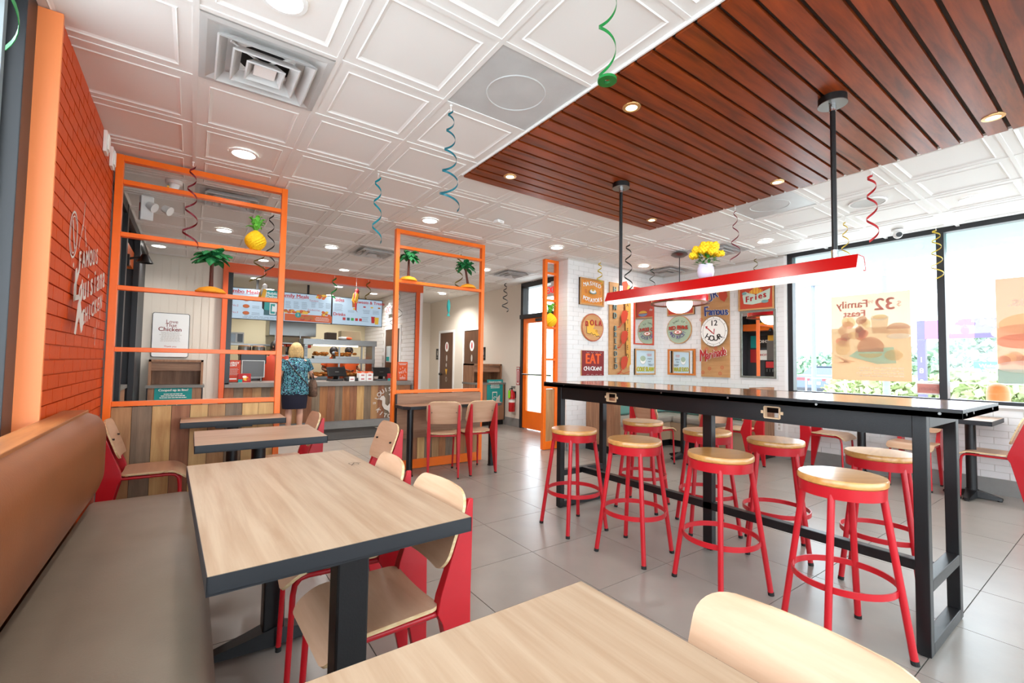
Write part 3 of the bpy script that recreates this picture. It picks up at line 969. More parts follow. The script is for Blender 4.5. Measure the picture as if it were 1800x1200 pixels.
for k, (x, y, a, l) in enumerate(ST):
    if k == 0:
        st0.location = (x, y, 0); st0.rotation_euler = (0, 0, math.radians(a)); st0['label'] = l; st0['group'] = 'red bar stools around the tall table'
    else:
        clone(st0, (x, y, 0), math.radians(a), l)

# ------------------------------------------------------------------ tall bar table
bt = thing('bar_table', 'tall black steel table with varnished wood top', 'table', (0, 0, 0))
BX0, BX1, BY0, BY1 = 2.515, 3.262, 0.432, 3.06
ZT = 1.072
nbd = 7
for k in range(nbd):
    w = (BX1 - BX0 - 0.006) / nbd
    MB().box(BX0 + 0.003 + w * k, BX0 + 0.003 + w * (k + 1), BY0 + 0.003, BY1 - 0.003, ZT - 0.012, ZT).build('top_board', M_bar, bt)
b = MB().box(BX0, BX0 + 0.003, BY0, BY1, ZT - 0.038, ZT + 0.001).box(BX1 - 0.003, BX1, BY0, BY1, ZT - 0.038, ZT + 0.001).box(BX0, BX1, BY0, BY0 + 0.003, ZT - 0.038, ZT + 0.001).box(BX0, BX1, BY1 - 0.003, BY1, ZT - 0.038, ZT + 0.001).box(BX0, BX1, BY0, BY1, ZT - 0.038, ZT - 0.013)
b.build('steel_edge', M_black, bt, bevel=0.001)
sc_me = MB().cyl((0.001, 0, 0), (-0.003, 0, 0), 0.006, n=8).mesh('screw', M_steel)
for y in (0.5, 0.95, 1.4, 1.85, 2.3, 2.8): link_mesh('screw', sc_me, bt, (BX0, y, ZT - 0.02))
for x in (2.57, 2.7, 3.1): link_mesh('screw', sc_me, bt, (x, BY0, ZT - 0.02), (0, 0, PI / 2))
FX0, FX1, FY0, FY1 = 2.605, 3.175, 0.562, 2.985
zt = ZT - 0.038
for (x, y) in ((FX0, FY0), (FX1 - 0.05, FY0), (FX0, FY1 - 0.05), (FX1 - 0.05, FY1 - 0.05)):
    MB().box(x, x + 0.05, y, y + 0.05, 0.006, zt).build('leg', M_black, bt, bevel=0.003)
MB().box(2.865, 2.915, 1.71, 1.775, 0.006, zt).build('centre_leg', M_black, bt, bevel=0.003)
# front apron with two outlet cutouts
holes = [(1.163, 1.243), (2.322, 2.413)]
za, zb, h0, h1 = zt - 0.105, zt, zt - 0.082, zt - 0.022
for x in (FX0 + 0.006, FX1 - 0.026):
    b = MB()
    if x < 2.8:
        ya = FY0 + 0.05
        for (p, q) in holes:
            b.box(x, x + 0.02, ya, p, za, zb); b.box(x, x + 0.02, p, q, za, h0); b.box(x, x + 0.02, p, q, h1, zb); ya = q
        b.box(x, x + 0.02, ya, FY1 - 0.05, za, zb)
    else:
        b.box(x, x + 0.02, FY0 + 0.05, 1.15, za, zb).box(x, x + 0.02, 1.25, 2.3, za, zb).box(x, x + 0.02, 2.42, FY1 - 0.05, za, zb).box(x, x + 0.02, 1.15, 1.25, za, h0).box(x, x + 0.02, 1.15, 1.25, h1, zb).box(x, x + 0.02, 2.3, 2.42, za, h0).box(x, x + 0.02, 2.3, 2.42, h1, zb)
    b.build('apron', M_black, bt)
for (p, q) in holes:
    b = MB()
    for (y0_, y1_, z0_, z1_) in ((p - 0.004, p + 0.004, h0, h1), (q - 0.004, q + 0.004, h0, h1), (p, q, h0 - 0.004, h0 + 0.003), (p, q, h1 - 0.003, h1 + 0.004), (p - 0.018, p, h0 + 0.022, h1 - 0.022), (q, q + 0.018, h0 + 0.022, h1 - 0.022)):
        b.box(FX0 + 0.001, FX0 + 0.027, y0_, y1_, z0_, z1_)
    b.build('outlet_rim', mat('brass_rim', (214, 178, 140), 0.4), bt)
for y in (FY0, FY1 - 0.05):
    MB().box(FX0 + 0.05, FX1 - 0.05, y, y + 0.05, zt - 0.06, zt).build('end_rail', M_black, bt, bevel=0.003)
    MB().box(FX0 + 0.05, FX1 - 0.05, y, y + 0.05, 0.27, 0.32).build('end_rail', M_black, bt, bevel=0.003)
    MB().box(FX0 + 0.05, FX1 - 0.05, y, y + 0.05, 0.006, 0.056).build('end_rail', M_black, bt, bevel=0.003)
MB().box(2.865, 2.915, FY0 + 0.05, FY1 - 0.05, 0.27, 0.32).build('stretcher', M_black, bt, bevel=0.003)
for (x, y) in ((FX0, FY0), (FX1 - 0.05, FY0), (FX0, FY1 - 0.05), (FX1 - 0.05, FY1 - 0.05), (2.865, 1.715)):
    MB().box(x + 0.01, x + 0.04, y + 0.01, y + 0.04, 0, 0.007).build('floor_pad', M_rub, bt)

# ------------------------------------------------------------------ linear pendant
lp = thing('linear_pendant', 'long red linear pendant lamp on two black rods', 'lamp', (2.842, 0, 0))
LY0, LY1, LZ0, LZ1 = 0.855, 2.590, 1.752, 1.826
pr_o = [(-0.075, LZ0), (-0.045, LZ1), (0.045, LZ1), (0.075, LZ0), (0.069, LZ0), (0.040, LZ1 - 0.005), (-0.040, LZ1 - 0.005), (-0.069, LZ0)]
n = len(pr_o)
b = MB()
vs = [(p[0], LY0, p[1]) for p in pr_o] + [(p[0], LY1, p[1]) for p in pr_o]
fs = [(i, i + n, (i + 1) % n + n, (i + 1) % n) for i in range(n)]
b.add(vs, fs, 0)
for f0 in ((0, 7, 6, 1), (1, 6, 5, 2), (2, 5, 4, 3)):
    b.add(vs, [f0, tuple(k + n for k in reversed(f0))], 0)
b.build('shade', M_redl, lp)
MB().prism([(-0.066, LZ0 + 0.003), (-0.039, LZ1 - 0.006), (0.039, LZ1 - 0.006), (0.066, LZ0 + 0.003)], LY0 + 0.002, LY0 + 0.006, 'Y').build('end_cap', M_white, lp)
MB().prism([(-0.066, LZ0 + 0.003), (-0.039, LZ1 - 0.006), (0.039, LZ1 - 0.006), (0.066, LZ0 + 0.003)], LY1 - 0.006, LY1 - 0.002, 'Y').build('end_cap', M_white, lp)
MB().box(-0.05, 0.05, LY0 + 0.008, LY1 - 0.008, LZ0 - 0.02, LZ0 + 0.03).build('diffuser', mat('lamp_diffuser', (246, 244, 240), 0.4, emit=(255, 250, 242), es=0.7), lp)
for y in (0.974, 2.486):
    MB().cyl((0, y, 1.87), (0, y, H - 0.062), 0.0135, n=14).build('rod', M_black, lp, smooth=40)
    MB().cyl((0, y, LZ1), (0, y, 1.875), 0.0175, n=16).build('collar', M_chrome, lp, smooth=40)
    MB().cyl((0, y, H - 0.10), (0, y, H - 0.062), 0.016, n=14).build('rod_coupler', M_chrome, lp, smooth=40)
    MB().cyl((0, y, H - 0.060), (0, y, H - 0.022), 0.068, n=28).build('canopy', M_black, lp, smooth=40)
    MB().cyl((0, y, H - 0.064), (0, y, H - 0.060), 0.070, n=28).cyl((0.035, y, H - 0.07), (0.035, y, H - 0.064), 0.006, n=8).cyl((-0.035, y, H - 0.07), (-0.035, y, H - 0.064), 0.006, n=8).build('canopy_plate', M_steel, lp, smooth=40)

# flower vase on the pendant
fv = thing('flower_vase', 'pale lilac vase of yellow flowers standing on the red pendant', 'vase', (2.842, 1.735, LZ1))
MB().lathe([(0.030, 0.0), (0.047, 0.012), (0.054, 0.045), (0.052, 0.075), (0.044, 0.09), (0.046, 0.098), (0.040, 0.098), (0.038, 0.086), (0.001, 0.07)], 28).build('vase', mat('lilac_glaze', (214, 206, 226), 0.2), fv, smooth=50)
M_yel = mat('yellow_petal', (250, 206, 20), 0.6)
M_leaf = mat('leaf_green', (58, 130, 40), 0.55)
rnd = random.Random(3)
for k, (x, y, z, r) in enumerate([(-0.055, -0.03, 0.185, 0.036), (0.02, -0.04, 0.215, 0.04), (-0.02, 0.045, 0.20, 0.036), (0.06, 0.01, 0.18, 0.036), (0.03, -0.055, 0.165, 0.028), (0.0, 0.085, 0.17, 0.03), (-0.06, 0.055, 0.16, 0.026), (0.01, -0.1, 0.155, 0.026), (-0.05, -0.085, 0.165, 0.03), (0.0, 0.0, 0.225, 0.036)]):
    b = MB()
    for j in range(26):
        a = j * 2.4; q = j / 26
        dz = r * (0.9 - 1.5 * q)
        rr = r * math.sqrt(max(0.02, 1 - (dz / r) ** 2 * 0.8))
        b.ball((x + rr * math.cos(a) * 0.8, y + rr * math.sin(a) * 0.8, z + dz * 0.7), r * 0.36, 6, 4)
    b.build('bloom', M_yel, fv, smooth=60)
b = MB()
for j in range(90):
    a = rnd.uniform(0, 6.28); R_ = rnd.uniform(0.02, 0.09); z = rnd.uniform(0.09, 0.16)
    l = rnd.uniform(0.03, 0.05); t_ = rnd.uniform(-0.5, 0.9)
    c, s = math.cos(a), math.sin(a)
    p0 = Vector((R_ * c * 0.6, R_ * s * 0.6, z)); d = Vector((c * math.cos(t_), s * math.cos(t_), math.sin(t_))); w = Vector((-s, c, 0)) * 0.009
    b.add([p0, p0 + d * l * 0.5 + w, p0 + d * l, p0 + d * l * 0.5 - w], [(0, 1, 2, 3)])
b.build('foliage', M_leaf, fv)

# ------------------------------------------------------------------ bench along the orange wall
bn = thing('bench', 'long upholstered wall bench with taupe seat and tan leather back', 'bench', (0, 0, 0))
M_taupe = mat('taupe_vinyl', (128, 113, 97), 0.42, var=0.08, scale=6, bump=0.05, bscale=160)
M_tan = mat('tan_leather', (132, 72, 32), 0.4, var=0.1, scale=5, bump=0.05, bscale=120)
M_bwood = wood('bench_wood', (176, 112, 62), (140, 82, 42), 'Y', 0.35, 2.0, 12.0, rnd=0.0)
def seat_top(u, v):
    y = -1.6 + 4.90 * u
    x = -0.40 + 0.475 * v
    z = 0.46
    e = max(0.0, (v - 0.80) / 0.20)
    x2 = x
    z -= 0.09 * (1 - math.sqrt(max(0.0, 1 - e * e)))
    k = max(0.0, (y - 3.18) / 0.12)
    z -= 0.02 * k * k
    return (x2 - (0.012 * (1 - min(1, (1 - v) / 0.1)) * k), y, z)
b = MB().sheet(lambda u, v: seat_top(1 - u, v), 40, 24, 0.01)
b.box(-0.42, 0.068, -1.6, 3.285, 0.30, 0.385)
b.build('seat_cushion', M_taupe, bn, smooth=50)
MB().box(-0.42, 0.0, -1.6, 3.26, 0.012, 0.30).build('seat_box', M_bwood, bn)
MB().box(-0.42, -0.04, -1.6, 3.24, 0.0, 0.10).build('toe_kick', M_blackg, bn)
bs = []
for i in range(13):
    a = i / 12 * PI
def back_prof(u, v):
    y = -1.6 + 4.84 * v
    z = 0.50 + 0.44 * u
    e = max(0.0, (0.33 - u) / 0.33); f_ = max(0.0, (u - 0.74) / 0.26); g_ = max(0.0, (y - 3.13) / 0.11)
    x = -0.355
    x -= 0.10 * (1 - math.sqrt(max(0, 1 - e * e))) + 0.075 * (1 - math.sqrt(max(0, 1 - f_ * f_))) + 0.07 * (1 - math.sqrt(max(0, 1 - g_ * g_)))
    if g_ > 0: z = 0.7275 + (z - 0.7275) * (1 - 0.35 * (1 - math.sqrt(max(0, 1 - g_ * g_))))
    return (x, y, z)
b = MB().sheet(lambda u, v: back_prof(u, v), 22, 60, -0.012)
b.box(-0.47, -0.43, -1.6, 3.18, 0.56, 0.92)
b.build('back_cushion', M_tan, bn, smooth=55)
MB().box(-0.505, -0.445, -1.6, 3.17, 0.30, 0.935).build('back_board', M_bwood, bn)
MB().box(-0.512, -0.418, -1.6, 3.15, 0.935, 0.960).build('top_cap', M_bwood, bn, bevel=0.003)

# ------------------------------------------------------------------ corner booth in the nook
bo = thing('corner_booth', 'corner booth with teal backs and grey seats in the white brick nook', 'booth', (0, 0, 0))
M_teal = mat('teal_vinyl', (112, 168, 160), 0.45, bump=0.04)
M_gvin = mat('grey_vinyl', (160, 152, 142), 0.45, var=0.05)
for (x0, x1) in ((4.87, 5.66), (5.67, 6.46)):
    MB().box(x0, x1, 4.26, 4.66, 0.36, 0.46).build('seat_cushion', M_gvin, bo, bevel=0.03)
    MB().box(x0, x1, 4.66, 4.76, 0.46, 0.90).build('back_cushion', M_teal, bo, bevel=0.03)
for (y0, y1) in ((3.09, 3.66), (3.67, 4.24)):
    MB().box(6.02, 6.42, y0, y1, 0.36, 0.46).build('seat_cushion', M_gvin, bo, bevel=0.03)
    MB().box(6.42, 6.52, y0, y1, 0.46, 0.90).build('back_cushion', M_teal, bo, bevel=0.03)
MB().box(4.86, 6.5, 4.28, 4.78, 0.10, 0.36).box(6.04, 6.55, 3.08, 4.28, 0.10, 0.36).build('seat_box', mat('booth_beige', (176, 150, 122), 0.5), bo)
MB().box(4.88, 6.5, 4.32, 4.78, 0.0, 0.10).box(6.08, 6.55, 3.1, 4.3, 0.0, 0.10).build('toe_kick', M_blackg, bo)
MB().box(4.74, 4.86, 4.24, 4.785, 0.10, 0.95).build('end_panel', M_lamv, bo)
MB().box(4.735, 4.865, 4.25, 4.785, 0.0, 0.10).build('end_panel_kick', M_blackg, bo)
MB().box(6.06, 6.555, 2.99, 3.08, 0.10, 0.95).build('end_panel', M_lamv, bo)
MB().box(6.07, 6.555, 2.985, 3.085, 0.0, 0.10).build('end_panel_kick', M_blackg, bo)
MB().box(6.46, 6.555, 4.26, 4.785, 0.46, 0.90).build('corner_back', M_teal, bo, bevel=0.03)

# globe pendant over the nook
gp_ = thing('globe_pendant', 'red drum pendant with glowing white globe over the nook', 'lamp', (5.28, 3.6, 0))
MB().lathe([(0.10, H - 0.02), (0.11, H - 0.04), (0.06, H - 0.07), (0.001, H - 0.075)][::-1], 28).build('canopy', M_steel, gp_, smooth=40)
MB().cyl((0, 0, 2.21), (0, 0, H - 0.07), 0.006, n=8).build('cord', M_blackg, gp_)
MB().lathe([(0.355, 2.055), (0.36, 2.06), (0.362, 2.17), (0.335, 2.205), (0.05, 2.215), (0.001, 2.215)], 44).build('drum_shade', mat('red_gloss', (196, 16, 28), 0.12, coat=0.6), gp_, smooth=40)
MB().lathe([(0.37, 2.045), (0.372, 2.06), (0.355, 2.06), (0.352, 2.045), (0.37, 2.045)], 44).build('bronze_rim', mat('bronze_rim', (120, 78, 46), 0.35, 0.6), gp_, smooth=40)
MB().lathe([(0.34, 2.056), (0.20, 2.10), (0.13, 2.11)], 44).build('inner_reflector', mat('orange_reflector', (236, 120, 44), 0.35), gp_, smooth=40)
MB().ball((0, 0, 2.055), (0.165, 0.165, 0.13), 28, 18).build('globe', mat('globe_glow', (255, 250, 240), 0.4, emit=(255, 248, 236), es=2.6), gp_, smooth=60)

# ------------------------------------------------------------------ recessed lights (each with its own light)
def downlight(x, y, label, z=H, r=0.075, power=42.0, group='round recessed downlights in the white ceiling', small=False):
    t = thing('downlight', label, 'ceiling light', (x, y, z), 0, group)
    ring = mat('brass_trim', (214, 170, 110), 0.3, 0.6) if small else M_white
    MB().lathe([(r, -0.006), (r + 0.018, -0.004), (r + 0.02, 0.004), (r, 0.004), (r, -0.006)], 32).build('trim_ring', ring, t, smooth=40)
    MB().lathe([(0.0001, -0.003), (r, -0.003), (r, 0.002)][::1], 32).build('lens', M_litw if small else M_lit, t)
    L = bpy.data.lights.new('downlight_lamp', 'SPOT')
    L.energy = power
    L.spot_size = math.radians(150)
    L.spot_blend = 0.9
    L.shadow_soft_size = r
    L.color = (1.0, 0.93, 0.84) if small else (1.0, 0.97, 0.93)
    lo = bpy.data.objects.new('lamp_light', L)
    COL.objects.link(lo)
    lo.location = (0, 0, -0.012)
    lo.parent = t
DL = [(0.26, 2.07, 'white downlight touching the top edge of the photo'),
      (0.26, 3.85, 'white downlight in front of the tall orange screen, beside the big diffuser'),
      (2.04, 4.45, 'white downlight just above the middle orange screen'),
      (0.26, 6.32, 'white downlight seen through the tall screen left of the pineapple'),
      (-0.42, 7.78, 'white downlight over the beige wall, lowest one inside the tall screen'),
      (1.48, 6.34, 'white downlight halfway between the tall and middle screens'),
      (2.04, 7.80, 'white downlight in front of the orange kitchen beam'),
      (0.84, 7.85, 'white downlight just above the kitchen beam beside the screen post'),
      (3.85, 4.45, 'white downlight over the narrow orange screen'),
      (5.61, 4.45, 'white downlight near the painted signs in the nook'),
      (5.61, 2.65, 'white downlight between the yellow flowers and the window'),
      (5.60, 0.86, 'white downlight near the right edge of the photo'),
      (4.52, 9.10, 'white downlight in the restroom passage'),
      (3.88, 6.27, 'white downlight behind the post of the middle screen')]
for x, y, l in DL: downlight(x, y, l, power=170.0 if y > 9 else 32.0 if x < 0 else 95.0 if y > 5.5 else 22.0 if x < 1 else 45.0)
WL = [(2.03, 1.70, 'small brass-rimmed spot in the slats, nearest the white tiles'), (2.03, 2.93, 'small spot in the slats at the far corner over the screens'),
      (3.82, 2.93, 'small spot in the slats at the tip above the lamp rod'), (3.81, 1.70, 'small spot in the slats beside the second lamp rod'), (3.81, 0.49, 'small spot in the slats at the right edge')]
for x, y, l in WL: downlight(x, y, l, z=H - 0.022, r=0.033, power=16.0, group='small spots in the wood slats', small=True)
for k, (x, y, l) in enumerate([(0.26, 0.3, 'above the nearest oak table'), (-0.1, -1.6, 'over the bench end'), (5.6, -0.9, 'by the window wall'), (4.6, -2.2, 'by the rear glazing'), (1.2, -2.2, 'in the rear corner')]):
    downlight(x, y, 'white downlight outside the photo ' + l, power=22.0)
for k, (x, y, l) in enumerate([(0.9, 9.4, 'kitchen downlight behind the paper bird'), (2.35, 9.35, 'kitchen downlight above the middle menu screen'), (3.2, 9.8, 'kitchen downlight beside the lit exit sign'), (1.3, 10.7, 'kitchen downlight added unseen behind the left menu screen'), (2.5, 10.7, 'kitchen downlight added unseen behind the right menu screens')]):  # last two lamps are added out of view to brighten the kitchen back wall
    downlight(x, y, l, z=2.70, power=85.0, group='kitchen downlights')

# ------------------------------------------------------------------ lettering on the orange wall
lt = thing('wall_lettering', 'pale hand-drawn lettering and rooster on the orange brick wall', 'lettering', (-0.5225, 0, 0), RX['+X'])
a = Art()
# clock-like ring
a.ring(3.065, 1.735, 0.115, 0.155, 0.014, M_sil); a.ring(3.065, 1.735, 0.088, 0.125, 0.008, M_sil)
a.line([(3.065, 1.72), (3.03, 1.82)], 0.02, M_sil); a.line([(3.065, 1.72), (3.10, 1.65)], 0.02, M_sil)
for (x, z, l, an) in [(3.22, 1.66, 0.08, 1.3), (3.26, 1.74, 0.10, 1.2), (3.31, 1.80, 0.20, 1.45), (3.40, 1.74, 0.10, 1.9), (3.44, 1.70, 0.06, 2.0), (3.54, 1.68, 0.03, 1.9)]:
    a.line([(x, z), (x + l * math.cos(an), z + l * math.sin(an))], 0.012, M_sil)
for k, chx in enumerate('FAMOUS'): a.text(chx, 3.26 + 0.105 * k, 1.575 + 0.015 * k, 0.17, M_sil, rot=0.12, sx=0.8, bold=0.007)
a.ell(3.02, 1.535, 0.014, 0.016, M_sil)
# flag-like stroke of the L
a.poly([(3.06, 1.41), (3.10, 1.45), (3.22, 1.575), (3.20, 1.50), (3.13, 1.42), (3.10, 1.30), (3.07, 1.30)], M_sil)
a.text('L', 3.14, 1.40, 0.30, M_sil, rot=0.06, sx=0.9, bold=0.012)
for k, chx in enumerate('ouisiana'): a.text(chx, 3.25 + 0.108 * k, 1.375 + 0.018 * k, 0.26, M_sil, rot=0.12, sx=0.85, bold=0.008)
for k, chx in enumerate('CHICKEN'): a.text(chx, 3.28 + 0.095 * k, 1.185 + 0.018 * k, 0.155, M_sil, rot=0.1, sx=0.85, bold=0.007)
# rooster
a.poly([(2.97, 1.10), (3.00, 1.18), (3.03, 1.29), (3.08, 1.34), (3.13, 1.27), (3.16, 1.22), (3.22, 1.24), (3.23, 1.17), (3.21, 1.11), (3.17, 1.09), (3.13, 1.14), (3.09, 1.20), (3.05, 1.16), (3.02, 1.09)], M_sil)
a.line([(3.10, 1.33), (3.12, 1.44)], 0.03, M_sil)
for (x, z, l, an) in [(3.83, 1.17, 0.1, 1.7), (3.70, 1.10, 0.06, 1.4), (3.60, 1.06, 0.05, 1.2), (3.66, 0.97, 0.13, 1.57), (3.78, 1.11, 0.03, 1.6)]:
    a.line([(x, z), (x + l * math.cos(an), z + l * math.sin(an))], 0.011, M_sil)
for i, v in enumerate(a.b.v):
    y_ = 3.21 + (v[0] - 3.065) * 0.86
    a.b.v[i] = (y_, v[1], 1.862 + (v[2] - 1.735) * 0.8 + 0.1 * (y_ - 3.21))
a.build('painted_letters', lt)
for k, y in enumerate((3.95, 4.23)):
    t = thing('wall_bracket', ['white metal wall bracket high on the orange brick, larger-looking one', 'white metal wall bracket high on the orange brick, next to the screen'][k], 'bracket', (-0.523, y, 2.64), 0, 'white wall brackets')
    MB().box(0.001, 0.02, -0.05, 0.05, -0.07, 0.07).build('back_plate', M_whitep, t, bevel=0.003)
    MB().box(0.02, 0.03, -0.03, 0.03, -0.05, 0.05).build('cover', M_whitep, t, bevel=0.003)

# ------------------------------------------------------------------ painted signs
def sign(label, face, pos, w, h, art, board=M_kraft, thick=0.022, frame=None, fw_=0.02, rnd_=False, cat='sign', edge=None):
    """pos = centre on the wall plane; face = which way it looks"""
    t = thing('painted_sign', label, cat, pos, RX[face], 'painted signs on the white brick')
    if rnd_:
        b = MB()
        pts = [(w / 2 * math.cos(2 * PI * i / 40), h / 2 * math.sin(2 * PI * i / 40)) for i in range(40)]
        b.prism(pts, -thick, -0.001, 'Y')
        b.build('board', [board], t)
    else:
        MB().box(-w / 2, w / 2, -thick, -0.001, -h / 2, h / 2).build('board', board, t)
    if frame:
        for (x0, x1, z0, z1) in ((-w / 2, w / 2, h / 2 - fw_, h / 2), (-w / 2, w / 2, -h / 2, -h / 2 + fw_), (-w / 2, -w / 2 + fw_, -h / 2 + fw_, h / 2 - fw_), (w / 2 - fw_, w / 2, -h / 2 + fw_, h / 2 - fw_)):
            MB().box(x0, x1, -thick - 0.012, -0.001, z0, z1).build('frame_bar', frame, t)
    if art:
        art.build('artwork', t, (0, -thick, 0))
    return t
WY = GY - 0.0075
WX = XW - 0.0075
M_org2 = mat('amber_print', (230, 150, 58), 0.6)
M_mint = mat('mint_print', (168, 186, 160), 0.6)
M_sky = mat('sky_print', (196, 216, 226), 0.6)
M_grn = mat('green_print', (150, 176, 56), 0.6)
M_maroon = mat('maroon_print', (132, 32, 34), 0.6)
M_rust = mat('rust_print', (196, 66, 40), 0.6)
M_navy = mat('navy_print', (40, 62, 128), 0.6)
M_tealb = mat('grey_teal_print', (122, 160, 158), 0.6)
M_purple = mat('violet_print', (96, 78, 130), 0.6)
M_bluep = mat('steel_blue_print', (120, 140, 170), 0.6)

# mashed potatoes
a = Art(); a.rect(-0.225, 0.225, -0.175, 0.175, M_org2)
for k, chx in enumerate('MASHED'):
    a.text(chx, -0.15 + 0.06 * k, 0.10 + 0.012 * (2.5 - abs(k - 2.5)), 0.085, M_whitep, rot=0.12 * (1.2 - k * 0.5), bold=0.004)
for k, chx in enumerate('POTATOES'):
    a.text(chx, -0.175 + 0.05 * k, -0.10 - 0.010 * (3.5 - abs(k - 3.5)), 0.08, M_whitep, rot=-0.1 * (1.6 - k * 0.45), bold=0.004)
a.ell(0, -0.005, 0.075, 0.028, M_tealb); a.ell(0, 0.012, 0.06, 0.03, M_whitep); a.ell(0, 0.03, 0.025, 0.016, M_yelp); a.ring(0, 0.03, 0.027, 0.018, 0.004, M_blkp); a.ring(0, -0.005, 0.075, 0.028, 0.004, M_blkp, a0=PI, a1=2 * PI)
for (x, z) in [(-0.17, 0.15), (0.13, 0.14), (-0.19, 0.09), (0.16, -0.15), (-0.18, -0.15)]: a.ell(x, z, 0.008, 0.008, M_rust)
for z in (0.02, 0.0, -0.02):
    a.text('hot', -0.15, z, 0.03, M_rust); a.text('hot', 0.15, z, 0.03, M_rust)
sign('square amber sign reading mashed potatoes', '-Y', (4.825, WY, 2.30), 0.50, 0.40, a, frame=M_kraft, fw_=0.022)
# NOLA oval
a = Art(); a.ell(0, 0, 0.225, 0.205, M_redp, n=36); a.ell(0, 0, 0.215, 0.195, M_kraft, n=36)
a.poly([(-0.13, 0.10), (0.02, 0.10), (0.03, 0.02), (0.0, -0.02), (0.09, -0.03), (0.10, -0.08), (0.14, -0.11), (0.05, -0.13), (-0.03, -0.10), (-0.12, -0.09)], M_yelp)
a.line([(-0.13, 0.04), (-0.13, -0.09), (-0.06, -0.10), (-0.03, -0.08), (0.0, -0.11), (0.04, -0.10), (0.07, -0.13), (0.12, -0.12), (0.15, -0.15)], 0.007, M_blkp)
a.text('n', -0.13, 0.06, 0.16, M_redp, sx=0.8, bold=0.006)
for k, chx in enumerate('OLA'): a.text(chx, -0.025 + 0.085 * k, 0.065, 0.115, M_redp, sx=0.8, bold=0.007)
a.ring(0.07, -0.05, 0.022, 0.016, 0.005, M_maroon)
sign('round kraft sign with red rim reading nola', '-Y', (4.85, WY, 1.775), 0.455, 0.415, a, rnd_=True)
# EAT CHICKEN
a = Art(); a.rect(-0.23, 0.23, -0.185, 0.185, M_maroon)
a.text('EAT', 0, 0.055, 0.21, M_orp, sx=0.85, bold=0.009)
for k, chx in enumerate('CHiCKeN!'): a.text(chx, -0.165 + 0.047 * k, -0.085 + 0.004 * (k % 2), 0.085, M_whitep, bold=0.003)
for k in range(4):
    a.ring(-0.12 + 0.09 * k, 0.165, 0.026, 0.016, 0.004, M_greyp, n=10, a0=PI, a1=2 * PI); a.ring(-0.12 + 0.09 * k, -0.18, 0.026, 0.016, 0.004, M_greyp, n=10, a0=0, a1=PI)
sign('maroon square sign reading eat chicken', '-Y', (4.858, WY, 1.245), 0.46, 0.37, a)
# HAND BREADED / BATTERED
a = Art()
for k, chx in enumerate('HAND'): a.text(chx, -0.132, 0.594 - 0.135 * k, 0.135, M_blkp, sx=0.75, bold=0.003); a.text(chx, -0.118, 0.6 - 0.135 * k, 0.130, M_tealb, sx=0.75, bold=0.002)
for k, chx in enumerate('BREADED'): a.text(chx, -0.128, -0.006 - 0.098 * k, 0.112, M_blkp, sx=0.8, bold=0.003); a.text(chx, -0.112, 0.0 - 0.098 * k, 0.108, M_tealb, sx=0.8, bold=0.002)
a.poly([(0.08, 0.70), (0.215, 0.66), (0.225, -0.55), (0.13, -0.62), (0.10, 0.0)], mat('amber_strip', (216, 158, 76), 0.6))
for k, chx in enumerate('BATTERED'): a.text(chx, 0.14, 0.52 - 0.135 * k, 0.10, M_blkp, sx=0.8)
for (cz, f_) in ((0.66, 1), (0.20, 1), (-0.12, 1), (-0.52, 1)):
    a.poly([(0.10 - 0.10 * f_, cz - 0.09), (0.05, cz - 0.12), (0.12, cz - 0.05), (0.15, cz + 0.05), (0.11, cz + 0.10), (0.02, cz + 0.08), (-0.02, cz)], M_rust)
    a.line([(0.02, cz - 0.10), (-0.04, cz - 0.17), (-0.09, cz - 0.18)], 0.016, M_rust)
a.line([(-0.05, -0.66), (0.05, -0.70), (0.19, -0.66)], 0.008, M_rust)
sign('tall narrow kraft sign reading hand breaded battered', '-Y', (5.443, WY, 1.787), 0.47, 1.43, a)
# red-framed mirror: a real frame with glass
M_mirror = mat('mirror_glass', (238, 238, 238), 0.01, 1.0)
t = thing('framed_mirror', 'narrow mirror in a thin red frame between painted signs', 'mirror', (6.04, WY, 2.025), 0)
MB().box(-0.235, 0.235, -0.012, -0.001, -0.45, 0.45).build('mirror_glass', M_mirror, t)
for q in ((-0.25, 0.25, 0.445, 0.465), (-0.25, 0.25, -0.465, -0.445), (-0.25, -0.23, -0.445, 0.445), (0.23, 0.25, -0.445, 0.445)):
    MB().box(q[0], q[1], -0.022, -0.001, q[2], q[3]).build('frame_bar', M_rust, t)
# cole slaw
def slaw():
    a = Art(); a.rect(-0.235, 0.235, -0.185, 0.185, M_sky)
    a.ell(-0.06, 0.03, 0.075, 0.07, M_whitep); a.ell(-0.06, 0.055, 0.07, 0.045, M_mint); a.ring(-0.06, 0.03, 0.075, 0.07, 0.004, M_blkp, a0=PI, a1=2 * PI)
    a.text('cajun', 0.10, 0.125, 0.06, M_rust); a.line([(0.05, 0.095), (0.16, 0.10)], 0.004, M_rust)
    a.text('creamy', 0.11, 0.055, 0.045, M_blkp); a.text('cool', 0.10, 0.01, 0.045, M_blkp); a.text('TREAT', 0.14, -0.05, 0.05, M_blkp)
    a.text('COLE SLAW', 0, -0.125, 0.10, M_yelp, sx=0.8, bold=0.012); a.text('COLE SLAW', 0, -0.125, 0.10, M_grn, sx=0.8, bold=0.004)
    return a
sign('pale blue sign reading cole slaw in a kraft frame', '-Y', (6.06, WY, 1.28), 0.51, 0.42, slaw(), frame=M_kraft, fw_=0.02)
